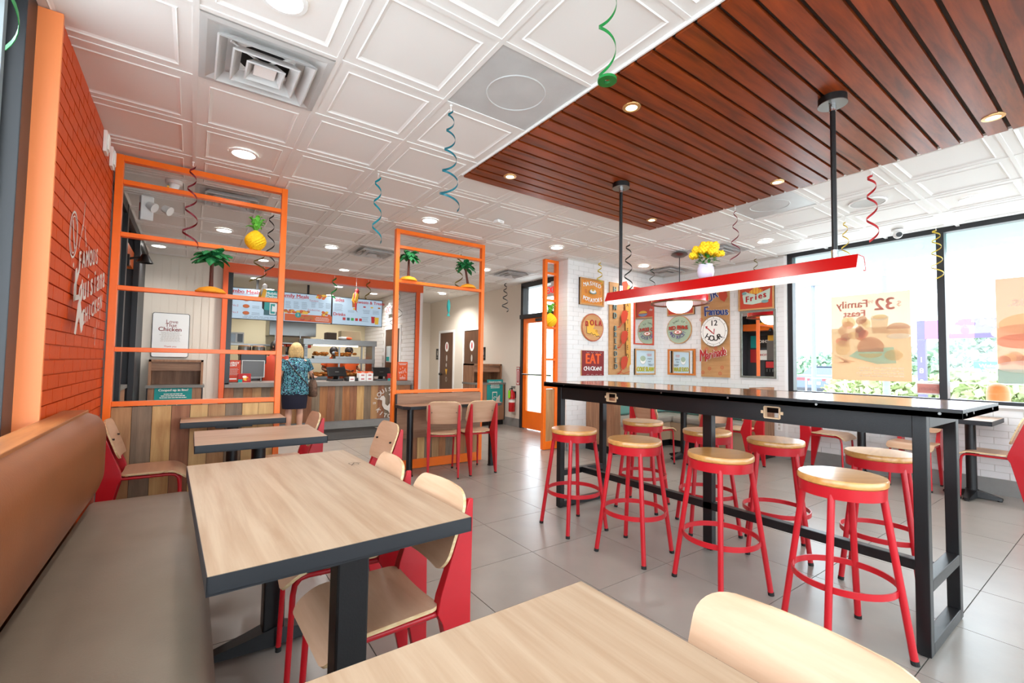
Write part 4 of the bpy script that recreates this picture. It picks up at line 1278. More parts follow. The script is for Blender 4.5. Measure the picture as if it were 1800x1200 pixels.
# --- right wall
a = Art(); a.rect(-0.24, 0.24, -0.20, 0.20, M_rust)
a.text('HOT BISCUITS', 0, 0.10, 0.085, M_whitep, sx=0.75, bold=0.003); a.ell(0.08, -0.14, 0.10, 0.05, M_bluep, a0=PI, a1=2 * PI); a.ell(0.08, -0.13, 0.09, 0.045, M_yelp, a0=0, a1=PI); a.text('fresh', -0.12, -0.08, 0.06, M_whitep)
sign('rust sign with a blue bowl, mostly behind the globe pendant', '-X', (WX, 4.44, 2.28), 0.50, 0.44, a, frame=M_kraft, fw_=0.02)
a = Art(); a.ell(0, 0, 0.232, 0.232, M_kraft, n=36); a.ell(0, 0, 0.222, 0.222, M_mint, n=36)
a.arc('bowl of', 0, 0.0, 0.15, PI / 2, 0.06, M_blkp, step=0.22)
for k, chx in enumerate('RED BEANS'):
    if chx != ' ': a.text(chx, -0.165 + 0.041 * k, 0.035 - 0.003 * abs(k - 4), 0.085, M_maroon, bold=0.006); a.text(chx, -0.165 + 0.041 * k, 0.035 - 0.003 * abs(k - 4), 0.085, M_rust, bold=0.002)
a.ell(0, -0.04, 0.075, 0.035, M_rust); a.ell(0, -0.04, 0.062, 0.026, M_whitep); a.ell(0, -0.04, 0.03, 0.012, M_rust)
a.arc('AND RICE!', 0, 0.02, 0.15, -PI / 2, 0.075, M_purple, up=False, step=0.27, bold=0.003)
for x in (-0.17, 0.17): a.ring(x, 0.10, 0.016, 0.016, 0.004, M_rust, n=12)
sign('round mint green sign reading red beans and rice', '-X', (WX, 4.474, 1.82), 0.465, 0.465, a, rnd_=True, board=M_kraft)
# orange framed mirror
t = thing('framed_mirror', 'landscape mirror in an orange wood frame under the round mint sign', 'mirror', (WX, 4.433, 1.287), RX['-X'])
MB().box(-0.235, 0.235, -0.012, -0.001, -0.19, 0.19).build('mirror_glass', M_mirror, t)
for q in ((-0.255, 0.255, 0.185, 0.213), (-0.255, 0.255, -0.213, -0.185), (-0.255, -0.227, -0.185, 0.185), (0.227, 0.255, -0.185, 0.185)):
    MB().box(q[0], q[1], -0.024, -0.001, q[2], q[3]).build('frame_bar', mat('orange_wood', (206, 116, 44), 0.5), t)
# our famous 12 hour marinade
a = Art()
for k, chx in enumerate('OUR'): a.text(chx, -0.17 + 0.09 * k, 0.47 + 0.05 * k, 0.17, M_whitep, rot=0.2, sx=0.85, bold=0.012)
for k, chx in enumerate('OUR'): a.text(chx, -0.17 + 0.09 * k, 0.47 + 0.05 * k, 0.165, M_navy, rot=0.2, sx=0.85, bold=0.005)
a.poly([(0.08, 0.60), (0.13, 0.66), (0.19, 0.62), (0.21, 0.52), (0.16, 0.44), (0.10, 0.48), (0.07, 0.54)], M_rust)
for k, chx in enumerate('Famous'): a.text(chx, -0.13 + 0.066 * k, 0.31 - 0.004 * k, 0.17 if k else 0.22, M_whitep, rot=0.06, sx=0.8, bold=0.011)
for k, chx in enumerate('Famous'): a.text(chx, -0.13 + 0.066 * k, 0.31 - 0.004 * k, 0.165 if k else 0.215, M_navy, rot=0.06, sx=0.8, bold=0.005)
a.ell(0.0, 0.0, 0.222, 0.235, M_blkp, n=36); a.ell(0.0, 0.0, 0.217, 0.230, M_whitep, n=36); a.ring(0, 0, 0.185, 0.198, 0.004, M_blkp)
a.text('12', 0, 0.125, 0.12, M_blkp, bold=0.003)
a.poly([(-0.14, 0.085), (-0.10, 0.088), (-0.108, 0.068), (-0.02, -0.01), (-0.005, -0.035), (0.0, 0.04), (0.015, 0.04), (0.005, -0.05), (-0.025, -0.03), (-0.118, 0.055), (-0.125, 0.04)], M_redp)
a.arc('HOUR', 0, 0.08, 0.19, -PI / 2, 0.12, M_blkp, up=False, step=0.36, bold=0.003)
for i in range(12):
    an = i * PI / 6; a.ell(0.2 * math.cos(an), 0.213 * math.sin(an), 0.006, 0.006, M_blkp, n=8)
for k, chx in enumerate('Marinade'): a.text(chx, -0.135 + 0.046 * k if k else -0.165, -0.38 + 0.010 * k, 0.19 if k else 0.27, M_whitep, sx=0.6, bold=0.009)
for k, chx in enumerate('Marinade'): a.text(chx, -0.135 + 0.046 * k if k else -0.165, -0.38 + 0.010 * k, 0.185 if k else 0.265, M_redp, sx=0.6, bold=0.004)
for (x, z) in [(-0.19, 0.19), (-0.10, -0.27), (0.05, -0.26), (0.15, -0.55), (-0.05, -0.57), (-0.16, -0.63), (0.12, -0.64)]:
    a.ring(x, z, 0.026, 0.026, 0.007, M_rust, n=14); a.ell(x, z, 0.008, 0.008, M_rust, n=8)
sign('tall kraft sign reading our famous 12 hour marinade with a clock face', '-X', (WX, 3.843, 1.76), 0.46, 1.40, a)
# fries
a = Art(); a.rect(-0.225, 0.225, -0.175, 0.175, M_rust)
for k in range(9): a.poly([(-0.09 + 0.02 * k, 0.03), (-0.07 + 0.02 * k, 0.03), (-0.075 + 0.022 * k, 0.14 - 0.015 * abs(k - 4)), (-0.095 + 0.022 * k, 0.13 - 0.015 * abs(k - 4))], M_yelp if k % 2 else M_org2)
a.poly([(-0.19, 0.02), (-0.15, 0.08), (-0.10, 0.05), (0.0, 0.02), (0.12, 0.06), (0.20, 0.09), (0.19, -0.06), (0.10, -0.10), (-0.05, -0.12), (-0.17, -0.10)], mat('pale_banner', (196, 212, 196), 0.6))
for k, chx in enumerate('Fries'): a.text(chx, -0.12 + 0.062 * k, -0.045 + 0.012 * k, 0.12, M_redp, sx=0.9, bold=0.006)
a.ell(-0.16, 0.05, 0.035, 0.022, M_tealb); a.ell(0.13, -0.09, 0.05, 0.022, M_tealb)
sign('red landscape sign reading fries above the metal framed mirror', '-X', (WX, 3.22, 2.24), 0.50, 0.40, a, frame=M_kraft, fw_=0.022)
# large mirror with galvanised frame
t = thing('framed_mirror', 'tall mirror in a grey metal frame reflecting the orange drinks area', 'mirror', (WX, 3.207, 1.552), RX['-X'])
MB().box(-0.225, 0.225, -0.012, -0.001, -0.46, 0.46).build('mirror_glass', M_mirror, t)
M_galv = mat('galvanised_frame', (138, 142, 134), 0.5, 0.5, var=0.2, scale=20)
for q in ((-0.247, 0.247, 0.455, 0.482), (-0.247, 0.247, -0.482, -0.455), (-0.247, -0.22, -0.455, 0.455), (0.22, 0.247, -0.455, 0.455)):
    MB().box(q[0], q[1], -0.02, -0.001, q[2], q[3]).build('frame_bar', M_galv, t)
# wall outlet under nook panel
t = thing('wall_outlet', 'white power outlet low on the brick by the booth', 'outlet', (WX, 2.93, 0.42), RX['-X'])
MB().box(-0.035, 0.035, -0.006, 0, -0.057, 0.057).build('cover_plate', M_white, t, bevel=0.002)
MB().box(-0.012, 0.012, -0.0075, -0.006, 0.01, 0.04).box(-0.012, 0.012, -0.0075, -0.006, -0.04, -0.01).build('socket', M_greyp, t)

# ------------------------------------------------------------------ window posters (printed to be read from outside)
def flare_paper(n, c): return paper_mat('paper_' + n, tuple(int(v + (255 - v) * 0.55) for v in c), 0.75)  # inks mixed towards white: window flare and overexposure painted into the print
P_cream = paper_mat('paper_cream', (230, 223, 206), 0.55); P_or = flare_paper('orange', (232, 160, 104)); P_or2 = flare_paper('deep_orange', (220, 120, 80)); P_tan = flare_paper('tan', (214, 158, 108)); P_brn = flare_paper('brown', (190, 116, 76)); P_teal = flare_paper('teal', (130, 196, 180)); P_wh = flare_paper('white', (236, 226, 210)); P_yel = flare_paper('yellow', (232, 190, 120)); P_pink = paper_mat('paper_salmon', (232, 200, 180), 0.55); P_red = flare_paper('red', (214, 110, 92)); P_mint = paper_mat('paper_mint', (176, 212, 206), 0.5)
def wposter(label, y0, y1, z0, z1, paint, bg):
    w, h = abs(y1 - y0), z1 - z0
    t = thing('window_poster', label, 'poster', (XW + 0.052, (y0 + y1) / 2, (z0 + z1) / 2), RX['-X'], 'paper posters on the large window')
    MB().box(-w / 2, w / 2, -0.0006, 0.0, -h / 2, h / 2).build('sheet', bg, t)
    a = Art(mirror=True)
    paint(a, w, h)
    a.build('printing', t)
def p_family(a, w, h):
    a.rect(-w / 2, w / 2, -h / 2, -h * 0.26, P_or); a.rect(-w * 0.5, w * 0.5, -h * 0.26, h * 0.11, P_tan)
    a.text('$', -w * 0.37, h * 0.36, 0.09, P_red); a.text('32', -w * 0.20, h * 0.36, 0.20, P_red, bold=0.008); a.text('99', -w * 0.03, h * 0.40, 0.06, P_red)
    a.text('Family', w * 0.21, h * 0.385, 0.13, P_red, bold=0.004); a.text('Feast', w * 0.18, h * 0.275, 0.11, P_red, bold=0.005)
    r = random.Random(1)
    for k in range(16): a.ell(w * (0.18 + r.uniform(-0.16, 0.22)), h * (0.08 + r.uniform(-0.13, 0.12)), 0.06, 0.045, [P_tan, P_brn, P_or2, P_yel][k % 4], rot=r.uniform(0, 3))
    a.poly([(-w * .22, h * .04), (-w * .05, h * .04), (-w * .03, h * .22), (-w * .25, h * .22)], P_tan); a.ell(-w * 0.14, h * 0.22, w * 0.11, h * 0.035, P_wh); a.ell(-w * 0.14, h * 0.225, w * 0.09, h * 0.025, P_yel)
    a.ell(-w * 0.36, h * 0.08, w * 0.14, h * 0.07, P_brn, a0=0, a1=PI); a.rect(-w * 0.49, -w * 0.22, h * 0.03, h * 0.07, P_tan); a.ell(-w * 0.36, h * 0.0, w * 0.14, h * 0.03, P_wh)
    a.poly([(-w * 0.33, -h * 0.3), (-w * 0.10, -h * 0.31), (w * 0.26, -h * 0.22), (w * 0.12, -h * 0.14), (-w * 0.3, -h * 0.12)], P_teal)
    a.ell(-w * 0.02, -h * 0.13, w * 0.17, h * 0.13, P_brn, a0=0, a1=PI); a.rect(-w * 0.18, w * 0.14, -h * 0.17, -h * 0.13, P_or2); a.ell(-w * 0.02, -h * 0.19, w * 0.15, h * 0.05, P_yel, a0=PI, a1=2 * PI)
    a.ell(-w * 0.30, -h * 0.21, w * 0.11, h * 0.06, P_yel); a.ell(w * 0.34, -h * 0.12, w * 0.1, h * 0.09, P_yel)
    for k in range(7): a.line([(w * (0.24 + 0.03 * k), -h * 0.30), (w * (0.42 - 0.04 * k), -h * (0.22 + 0.01 * k))], 0.012, P_tan)
    a.lines(-w * 0.42, w * 0.18, -h * 0.46, -h * 0.34, 4, P_wh, center=False, rag=0.1)
wposter('pale poster in the window reading 32 family feast in reverse', 2.32, 1.54, 1.085, 2.13, p_family, P_cream)
def p_two(a, w, h):
    a.rect(-w / 2, w / 2, -h / 2, -h * 0.36, P_mint)
    a.text('like', w * 0.1, h * 0.40, 0.14, P_wh, bold=0.005); a.text('us.', w * 0.30, h * 0.27, 0.14, P_wh, bold=0.006)
    a.ell(w * 0.2, h * 0.06, w * 0.28, h * 0.10, P_yel); a.ell(w * 0.25, h * -0.02, w * 0.3, h * 0.08, P_tan); a.ell(w * 0.25, -h * 0.1, w * 0.26, h * 0.07, P_or2)
    for k in range(9): a.ell(w * (0.04 + 0.05 * k), -h * (0.24 + 0.02 * (k % 3)), w * 0.06, h * 0.045, [P_tan, P_yel, P_brn][k % 3])
    a.ell(w * 0.22, -h * 0.34, w * 0.3, h * 0.06, P_wh)
wposter('orange toned poster at the right edge reading us in reverse', 0.875, 0.10, 1.10, 2.155, p_two, P_pink)
# small red window card
t = thing('window_card', 'small red card in a white frame low in the window', 'card', (XW + 0.05, 1.395, 1.02), RX['-X'])
MB().box(-0.115, 0.115, -0.004, 0.0, -0.065, 0.065).build('frame', M_white, t)
a = Art(mirror=True); a.rect(-0.1, 0.1, -0.05, 0.05, P_red); a.text('Open', 0, 0, 0.07, flare_paper('rose', (232, 150, 140)), bold=0.004); a.build('printing', t, (0, -0.004, 0))

# fire extinguisher and its sign
t = thing('fire_extinguisher', 'red fire extinguisher with green tag hanging by the exit door', 'fire extinguisher', (EX - 0.075, 7.14, 0))
MB().lathe([(0.001, 0.29), (0.055, 0.29), (0.062, 0.30), (0.062, 0.60), (0.05, 0.66), (0.022, 0.69), (0.022, 0.71), (0.001, 0.71)], 24).build('cylinder', mat('extinguisher_red', (196, 22, 30), 0.25), t, smooth=50)
MB().cyl((0, 0, 0.70), (0, 0, 0.74), 0.016, n=12).box(-0.01, 0.01, -0.09, 0.02, 0.74, 0.755).box(-0.01, 0.01, -0.10, 0.02, 0.765, 0.778).build('valve_handle', M_blackg, t)
MB().tube([(0, 0.02, 0.735), (0, 0.07, 0.73), (0, 0.082, 0.66), (0, 0.075, 0.55)], 0.008, 8).build('hose', M_rub, t)
MB().box(-0.066, -0.0625, -0.035, 0.035, 0.55, 0.70).build('green_tag', mat('lime_tag', (150, 232, 30), 0.6), t)
MB().lathe([(0.0635, 0.47), (0.0635, 0.53)], 24).build('white_label', M_whitep, t, smooth=40)
MB().lathe([(0.065, 0.515), (0.065, 0.522)], 24).build('strap', M_blackg, t)
MB().box(0.05, 0.075, -0.03, 0.03, 0.55, 0.68).build('wall_hook', M_blackg, t)
t = thing('extinguisher_sign', 'red arrow sign on the wall above the fire extinguisher', 'sign', (EX - 0.001, 7.045, 0.98), RX['-X'])
MB().box(-0.055, 0.055, -0.004, 0, -0.175, 0.175).build('plate', M_redp, t)
a = Art(); a.rect(-0.045, 0.045, 0.125, 0.165, M_greyp); a.rect(-0.035, 0.035, -0.16, 0.11, M_whitep); a.rect(-0.016, 0.016, -0.1, 0.1, M_redp); a.poly([(-0.032, -0.1), (0.032, -0.1), (0, -0.155)], M_redp); a.build('printing', t, (0, -0.004, 0))
# exit signs
def exit_sign(label, pos, face):
    t = thing('exit_sign', label, 'exit sign', pos, RX[face], 'lit exit signs')
    MB().box(-0.15, 0.15, -0.06, 0.0, -0.10, 0.10).build('housing', M_white, t, bevel=0.008)
    a = Art(); a.text('EXIT', 0, 0, 0.165, mat('exit_red', (230, 30, 40), 0.5, emit=(230, 20, 30), es=0.8), sx=0.85, bold=0.006); a.build('lettering', t, (0, -0.06, 0))
    MB().box(-0.04, 0.04, -0.05, -0.01, 0.10, 0.16).build('mount', M_white, t)
    for s in (-1, 1): MB().ball((0.19 * s, -0.04, 0.03), 0.045, 12, 8).build('lamp_head', M_white, t, smooth=60)
exit_sign('white exit sign above the orange exit door behind the narrow screen', (EX - 0.03, 5.97, 2.50), '-X')
exit_sign('small exit sign on the kitchen side wall', (KX - 0.008, 9.75, 2.36), '-X')

# restroom signs beside the doors
for k, (p, f, l) in enumerate([((3.80, 11.04, 1.42), '-Y', ''), ((EX - 0.001, 10.56, 1.42), '-X', 'small black restroom plaque beside the deeper door'), ((EX - 0.001, 8.33, 1.42), '-X', 'small black restroom plaque behind the screen post')]):
    if k == 0: continue
    t = thing('restroom_plaque', l, 'plaque', p, RX[f], 'restroom plaques')
    MB().box(-0.08, 0.08, -0.008, 0, -0.14, 0.14).build('plate', M_blackg, t)
    a = Art(); a.ell(0, 0.07, 0.018, 0.018, M_greyp); a.rect(-0.02, 0.02, -0.03, 0.045, M_greyp); a.text('RESTROOM', 0, -0.08, 0.025, M_greyp); a.build('pictogram', t, (0, -0.008, 0))

# ------------------------------------------------------------------ waste cabinets with teal notices
def cabinet(label, x, y, w, d, h, poster, face='-Y', rz=0.0, low=None):
    t = thing('waste_cabinet', label, 'cabinet', (x, y, 0), rz, 'wood waste cabinets')
    MB().box(-w / 2, w / 2, 0, d, 0.10, 0.80).build('body', M_lamv, t)
    MB().box(-w / 2 + 0.02, w / 2 - 0.02, 0.03, d, 0, 0.10).build('toe_kick', M_blackg, t)
    MB().box(-w / 2, -w / 2 + 0.03, 0.12, d, 0.80, h).box(w / 2 - 0.03, w / 2, 0.12, d, 0.80, h).box(-w / 2 + 0.03, w / 2 - 0.03, d - 0.03, d, 0.80, h).box(-w / 2, w / 2, 0.12, d, h - 0.03, h).build('hutch', M_lamv, t)
    MB().box(-w / 2 + 0.03, w / 2 - 0.03, 0.16, 0.20, h - 0.16, h - 0.03).build('flap', M_lam, t)
    MB().box(-w / 2 - 0.02, w / 2 + 0.02, -0.02, d, 0.80, 0.835).build('shelf', mat('grey_counter', (122, 118, 112), 0.4), t)
    MB().box(-w / 2 - 0.004, -w / 2 + 0.012, -0.008, 0.0, 0.10, 0.80).box(w / 2 - 0.012, w / 2 + 0.004, -0.008, 0.0, 0.10, 0.80).build('edge_strip', M_blackg, t)
    px, pz, pw, ph = poster
    n = MB().box(px - pw / 2, px + pw / 2, -0.006, 0, pz - ph / 2, pz + ph / 2).build('notice', M_tealp, t)
    a = Art(); a.text('Cooped up in line?', px, pz + ph * 0.40, pw * 0.105, M_whitep, bold=0.002); a.lines(px - pw * 0.36, px + pw * 0.36, pz + ph * 0.12, pz + ph * 0.30, 3, M_whitep, rag=0.3)
    a.rect(px - pw * 0.18, px + pw * 0.12, pz - ph * 0.46, pz - ph * 0.02, M_whitep); a.rect(px - pw * 0.15, px + pw * 0.09, pz - ph * 0.44, pz - ph * 0.06, M_tealp)
    a.poly([(px + pw * 0.0, pz - ph * 0.45), (px + pw * 0.3, pz - ph * 0.45), (px + pw * 0.3, pz - ph * 0.15), (px + pw * 0.2, pz - ph * 0.22), (px + pw * 0.1, pz - ph * 0.3)], M_sil); a.ring(px - pw * 0.02, pz - ph * 0.28, pw * 0.08, pw * 0.08, pw * 0.03, M_whitep, n=14, a0=0, a1=PI * 1.4)
    a.build('printing', n, (0, -0.006, 0))
    return t
cabinet('wood waste cabinet with teal notice against the beige wall', -0.17, 8.06, 0.64, 0.42, 1.20, (-0.02, 0.60, 0.43, 0.42))
cabinet('wood waste cabinet with tall teal notice beside the fire extinguisher', 4.80, 7.48, 0.68, 0.5, 1.20, (0.1, 0.665, 0.37, 0.46))

# framed story plaque on the beige wall
t = thing('story_plaque', 'white rounded plaque with red heading on the beige wall', 'plaque', (-0.265, 8.485, 1.565), 0)
b = MB()
def rrect(w, h, r, n=5):
    pts = []
    for cx, cz, a0 in ((w / 2 - r, h / 2 - r, 0), (-w / 2 + r, h / 2 - r, PI / 2), (-w / 2 + r, -h / 2 + r, PI), (w / 2 - r, -h / 2 + r, 1.5 * PI)):
        for i in range(n + 1): pts.append((cx + r * math.cos(a0 + PI / 2 * i / n), cz + r * math.sin(a0 + PI / 2 * i / n)))
    return pts
MB().prism(rrect(0.45, 0.66, 0.03), -0.022, 0.0, 'Y').build('black_frame', M_blackg, t)
MB().prism(rrect(0.435, 0.645, 0.025), -0.028, -0.022, 'Y').build('white_face', M_white, t)
a = Art(); a.text('Love', 0.01, 0.20, 0.075, M_maroon); a.text('That', 0.0, 0.145, 0.075, M_maroon); a.text('Chicken', -0.01, 0.085, 0.085, M_maroon, bold=0.001)
a.lines(-0.14, 0.14, -0.10, 0.05, 8, M_greyp, h=0.35); a.text('Thank you', 0, -0.17, 0.035, M_redp); a.build('printing', t, (0, -0.028, 0))

# ------------------------------------------------------------------ service counter
kc_ = thing('service_counter', 'service counter with mixed wood plank front and grey top', 'counter', (0, 0, 0))
CF = 8.47
MB().box(0.44, 3.55, CF - 0.03, 9.1, 0.765, 0.845).build('countertop', mat('grey_solid_surface', (132, 126, 120), 0.35, var=0.05), kc_, bevel=0.004)
MB().box(0.44, 3.55, CF + 0.03, 9.05, 0.13, 0.765).build('carcass', M_bside, kc_)
MB().box(0.44, 3.55, CF + 0.005, CF + 0.03, 0.0, 0.14).build('base_tile', M_base, kc_)
seq = [3, 1, 5, 0, 1, 5, 3, 0, 5, 3, 1, 5, 3, 1, 5, 3, 2, 1, 0, 3, 1, 0, 5, 3]
n = len(seq)
w = (3.55 - 0.44) / n
for k, p in enumerate(seq):
    MB().box(0.44 + w * k + 0.001, 0.44 + w * (k + 1) - 0.001, CF, CF + 0.03, 0.14, 0.765).build('plank', PL[p], kc_)
a = Art()
cx, cz = 3.13, 0.43
a.arc('LOUISIANA', cx, cz, 0.255, PI / 2, 0.11, M_sil, step=0.30, bold=0.004)
a.arc('KITCHEN', cx, cz, 0.255, -PI / 2, 0.11, M_sil, up=False, step=0.34, bold=0.004)
a.text('19', cx - 0.30, cz, 0.06, M_sil, bold=0.003); a.text('72', cx + 0.30, cz, 0.06, M_sil, bold=0.003)
a.poly([(cx - 0.21, cz + 0.07), (cx - 0.17, cz + 0.13), (cx - 0.12, cz + 0.14), (cx - 0.09, cz + 0.09), (cx - 0.09, cz - 0.02), (cx - 0.04, cz - 0.06), (cx, cz - 0.01), (cx + 0.0, cz + 0.14), (cx - 0.03, cz + 0.16), (cx + 0.01, cz + 0.19), (cx + 0.08, cz + 0.18), (cx + 0.10, cz + 0.12), (cx + 0.09, cz - 0.08), (cx + 0.03, cz - 0.15), (cx + 0.0, cz - 0.20), (cx - 0.03, cz - 0.15), (cx - 0.11, cz - 0.11), (cx - 0.15, cz - 0.04), (cx - 0.15, cz + 0.05)], M_sil)
a.build('emblem', kc_, (0, CF - 0.001, 0))
t = tag(MB().box(0.5, 2.79, 7.27, 8.36, 0.0005, 0.011).build('floor_mat', mat('black_mat', (30, 29, 28), 0.8, bump=0.3, bscale=90), bevel=0.004), 'black rubber floor mat in front of the counter', 'mat')

# ------------------------------------------------------------------ menu screens
M_scr = mat('menu_screen', (60, 68, 74), 0.3, emit=(196, 220, 240), es=0.5)
def smat(n, c): return mat('screen_' + n, tuple(int(v * 0.3) for v in c), 0.4, emit=c, es=0.5)
S_red, S_or, S_tl, S_w, S_g, S_br, S_y, S_dk, S_gr = smat('red', (190, 40, 44)), smat('orange', (214, 92, 30)), smat('teal', (40, 150, 146)), smat('white', (240, 240, 238)), smat('grey', (150, 166, 180)), smat('brown', (186, 104, 44)), smat('yellow', (236, 190, 60)), smat('slate', (52, 96, 104)), smat('green', (60, 160, 70))
def menu(label, x0, x1, paint):
    w, h = x1 - x0, 0.57
    t = thing('menu_screen', label, 'screen', ((x0 + x1) / 2, 9.55, 2.235), 0, 'hanging menu screens')
    MB().box(-w / 2, w / 2, -0.03, 0.03, -h / 2, h / 2).build('bezel', M_blackg, t)
    MB().box(-w / 2 + 0.012, w / 2 - 0.012, -0.032, -0.03, -h / 2 + 0.012, h / 2 - 0.012).build('display', M_scr, t)
    MB().box(-0.02, 0.02, 0.0, 0.02, h / 2, 0.47).build('hanger', M_blackg, t)
    a = Art(); paint(a, w, h); a.build('menu_print', t, (0, -0.032, 0))
def m1(a, w, h):
    a.text('Combo Meals', -w * 0.27, h * 0.38, 0.10, S_red, bold=0.003); a.rect(-w * .48, -w * .06, h * .30, h * .31, S_red)
    for k in range(3): a.ell(-w * 0.20, h * (0.14 - 0.22 * k), 0.055, 0.035, S_br); a.ell(-w * 0.20, h * (0.15 - 0.22 * k), 0.035, 0.02, S_or); a.text('No.%d' % (k + 1), -w * 0.40, h * (0.14 - 0.22 * k), 0.05, S_red); a.lines(w * -0.10, w * 0.06, h * (0.08 - 0.22 * k), h * (0.18 - 0.22 * k), 2, S_g)
    a.rect(w * 0.13, w * 0.48, -h * 0.33, h * 0.48, S_tl); a.rect(w * 0.13, w * 0.48, -h * 0.33, -h * 0.16, S_dk)
    for k, s_ in enumerate(('Mobile &', 'Delivery', 'Pickup')): a.text(s_, w * 0.31, h * (0.39 - 0.10 * k), 0.07, S_w, bold=0.002)
    a.rect(w * 0.24, w * 0.36, -h * 0.30, h * 0.08, S_w); a.rect(w * 0.255, w * 0.345, -h * 0.27, h * 0.05, S_tl); a.poly([(w * 0.28, -h * 0.2), (w * 0.38, -h * 0.2), (w * 0.42, -h * 0.05), (w * 0.36, h * 0.08), (w * 0.33, -h * 0.04), (w * 0.29, 0)], S_w)
    a.lines(-w * 0.3, w * 0.45, -h * 0.46, -h * 0.38, 2, S_g)
def m2(a, w, h):
    a.text('Family Meals', -w * 0.28, h * 0.38, 0.10, S_red, bold=0.003); a.rect(-w * .48, -w * .09, h * .30, h * .31, S_red)
    for k in range(3): a.lines(w * (-0.46 + 0.16 * k), w * (-0.34 + 0.16 * k), -h * 0.05, h * 0.20, 5, S_g, center=False)
    r = random.Random(5)
    for k in range(26): a.ell(w * r.uniform(-0.46, 0.0), h * r.uniform(-0.19, -0.12), 0.035, 0.022, [S_br, S_or, S_y][k % 3])
    for k in range(12): a.ell(w * r.uniform(0.16, 0.36), h * r.uniform(0.36, 0.47), 0.032, 0.022, [S_br, S_or, S_y][k % 3]); a.ell(w * r.uniform(0.30, 0.44), h * r.uniform(-0.21, -0.10), 0.028, 0.022, [S_br, S_or, S_y][k % 3])
    a.text('Tenders', w * 0.1, h * 0.26, 0.05, S_red); a.text('Sandwiches', w * 0.11, -h * 0.06, 0.05, S_red)
    for k in range(3): a.lines(w * (0.05 + 0.15 * k), w * (0.16 + 0.15 * k), h * 0.02, h * 0.22, 4, S_g, center=False)
    a.rect(-w * 0.485, w * 0.485, -h * 0.475, -h * 0.24, S_or)
    a.ell(-w * 0.22, -h * 0.27, 0.055, 0.05, S_tl); a.text('2', -w * 0.22, -h * 0.27, 0.06, S_w)
    for k in range(9): a.ell(w * r.uniform(-0.14, 0.06), -h * r.uniform(0.30, 0.40), 0.04, 0.03, [S_br, S_red, S_br][k % 3])
    a.lines(w * 0.12, w * 0.44, -h * 0.44, -h * 0.29, 3, S_w, h=0.3)
def m3(a, w, h):
    a.text('Sides', -w * 0.36, h * 0.39, 0.09, S_red, bold=0.003); a.rect(-w * .44, -w * .28, h * .32, h * .33, S_red)
    a.text('Sweets & Treats', w * 0.25, h * 0.37, 0.09, S_red, bold=0.003); a.text('Drinks', -w * 0.36, -h * 0.13, 0.09, S_red, bold=0.003)
    a.lines(-w * 0.46, -w * 0.28, -h * 0.02, h * 0.27, 6, S_g, center=False); a.lines(-w * 0.22, -w * 0.06, -h * 0.04, h * 0.05, 2, S_g)
    a.poly([(-w * .12, h * .16), (-w * .04, h * .16), (-w * .03, h * .40), (-w * .13, h * .40)], S_br); a.ell(-w * .08, h * .38, .04, .02, S_y); a.ell(-w * .07, h * .10, .04, .022, S_y)
    for k, c in enumerate((S_red, S_dk, S_gr, S_red, S_red)): a.rect(-w * (0.30 - 0.08 * k), -w * (0.245 - 0.08 * k), -h * 0.33, -h * 0.23, c)
    for k in range(3): a.ell(w * (0.12 + 0.15 * k), h * 0.20, 0.03, 0.015, [S_red, S_y, S_br][k])
    a.lines(w * 0.08, w * 0.24, -h * 0.05, h * 0.10, 3, S_g); a.lines(w * 0.28, w * 0.42, -h * 0.05, h * 0.10, 3, S_g); a.lines(w * 0.06, w * 0.2, -h * 0.36, -h * 0.16, 4, S_g)
    a.poly([(w * .26, -h * .38), (w * .32, -h * .38), (w * .33, -h * .14), (w * .25, -h * .14)], S_red); a.poly([(w * .33, -h * .42), (w * .40, -h * .42), (w * .41, -h * .16), (w * .32, -h * .16)], S_y)
menu('left menu screen with teal pickup panel, partly behind the orange screen', 0.52, 1.38, m1)
menu('middle menu screen with orange bottom band', 1.39, 2.265, m2)
menu('menu screen listing sides, sweets and drinks', 2.275, 3.31, m3)

# ------------------------------------------------------------------ things on the counter
def poly_box(t, name, c, d, m, **k): return MB().cbox(c, d).build(name, m, t, **k)
def pos(label, x, y, rz):
    t = thing('register_terminal', label, 'register', (x, y, 0.845), rz, 'black register terminals')
    MB().prism([(-0.13, 0.0), (0.13, 0.0), (0.10, 0.035), (-0.10, 0.035)], -0.11, 0.11, 'Y').build('foot', M_blackg, t, bevel=0.006)
    b = MB(); b.add([(-0.045, -0.02, 0.03), (0.045, -0.02, 0.03), (0.045, 0.03, 0.03), (-0.045, 0.03, 0.03), (-0.035, -0.09, 0.17), (0.035, -0.09, 0.17), (0.035, -0.05, 0.19), (-0.035, -0.05, 0.19)], [(0, 1, 5, 4), (1, 2, 6, 5), (2, 3, 7, 6), (3, 0, 4, 7), (4, 5, 6, 7)])
    b.build('neck', M_steel, t)
    b = MB(); b.add([(-0.17, -0.13, 0.10), (0.17, -0.13, 0.10), (0.17, -0.02, 0.26), (-0.17, -0.02, 0.26), (-0.17, -0.10, 0.08), (0.17, -0.10, 0.08), (0.17, 0.02, 0.25), (-0.17, 0.02, 0.25)], [(0, 1, 2, 3), (7, 6, 5, 4), (0, 4, 5, 1), (1, 5, 6, 2), (2, 6, 7, 3), (3, 7, 4, 0)])
    b.build('monitor', M_blackg, t, bevel=0.01)
    MB().box(-0.06, 0.06, -0.02, 0.0, 0.19, 0.25).build('customer_display', mat('dull_display', (120, 124, 126), 0.3), t)
pos('register terminal nearest the person in the teal blouse', 2.18, 8.72, 0.1)
pos('register terminal between the stacked boxes and red box', 3.03, 8.72, -0.1)
t = thing('pin_pad', 'black payment pad with white card holder on the counter', 'pin pad', (2.43, 8.62, 0.845), 0.1)
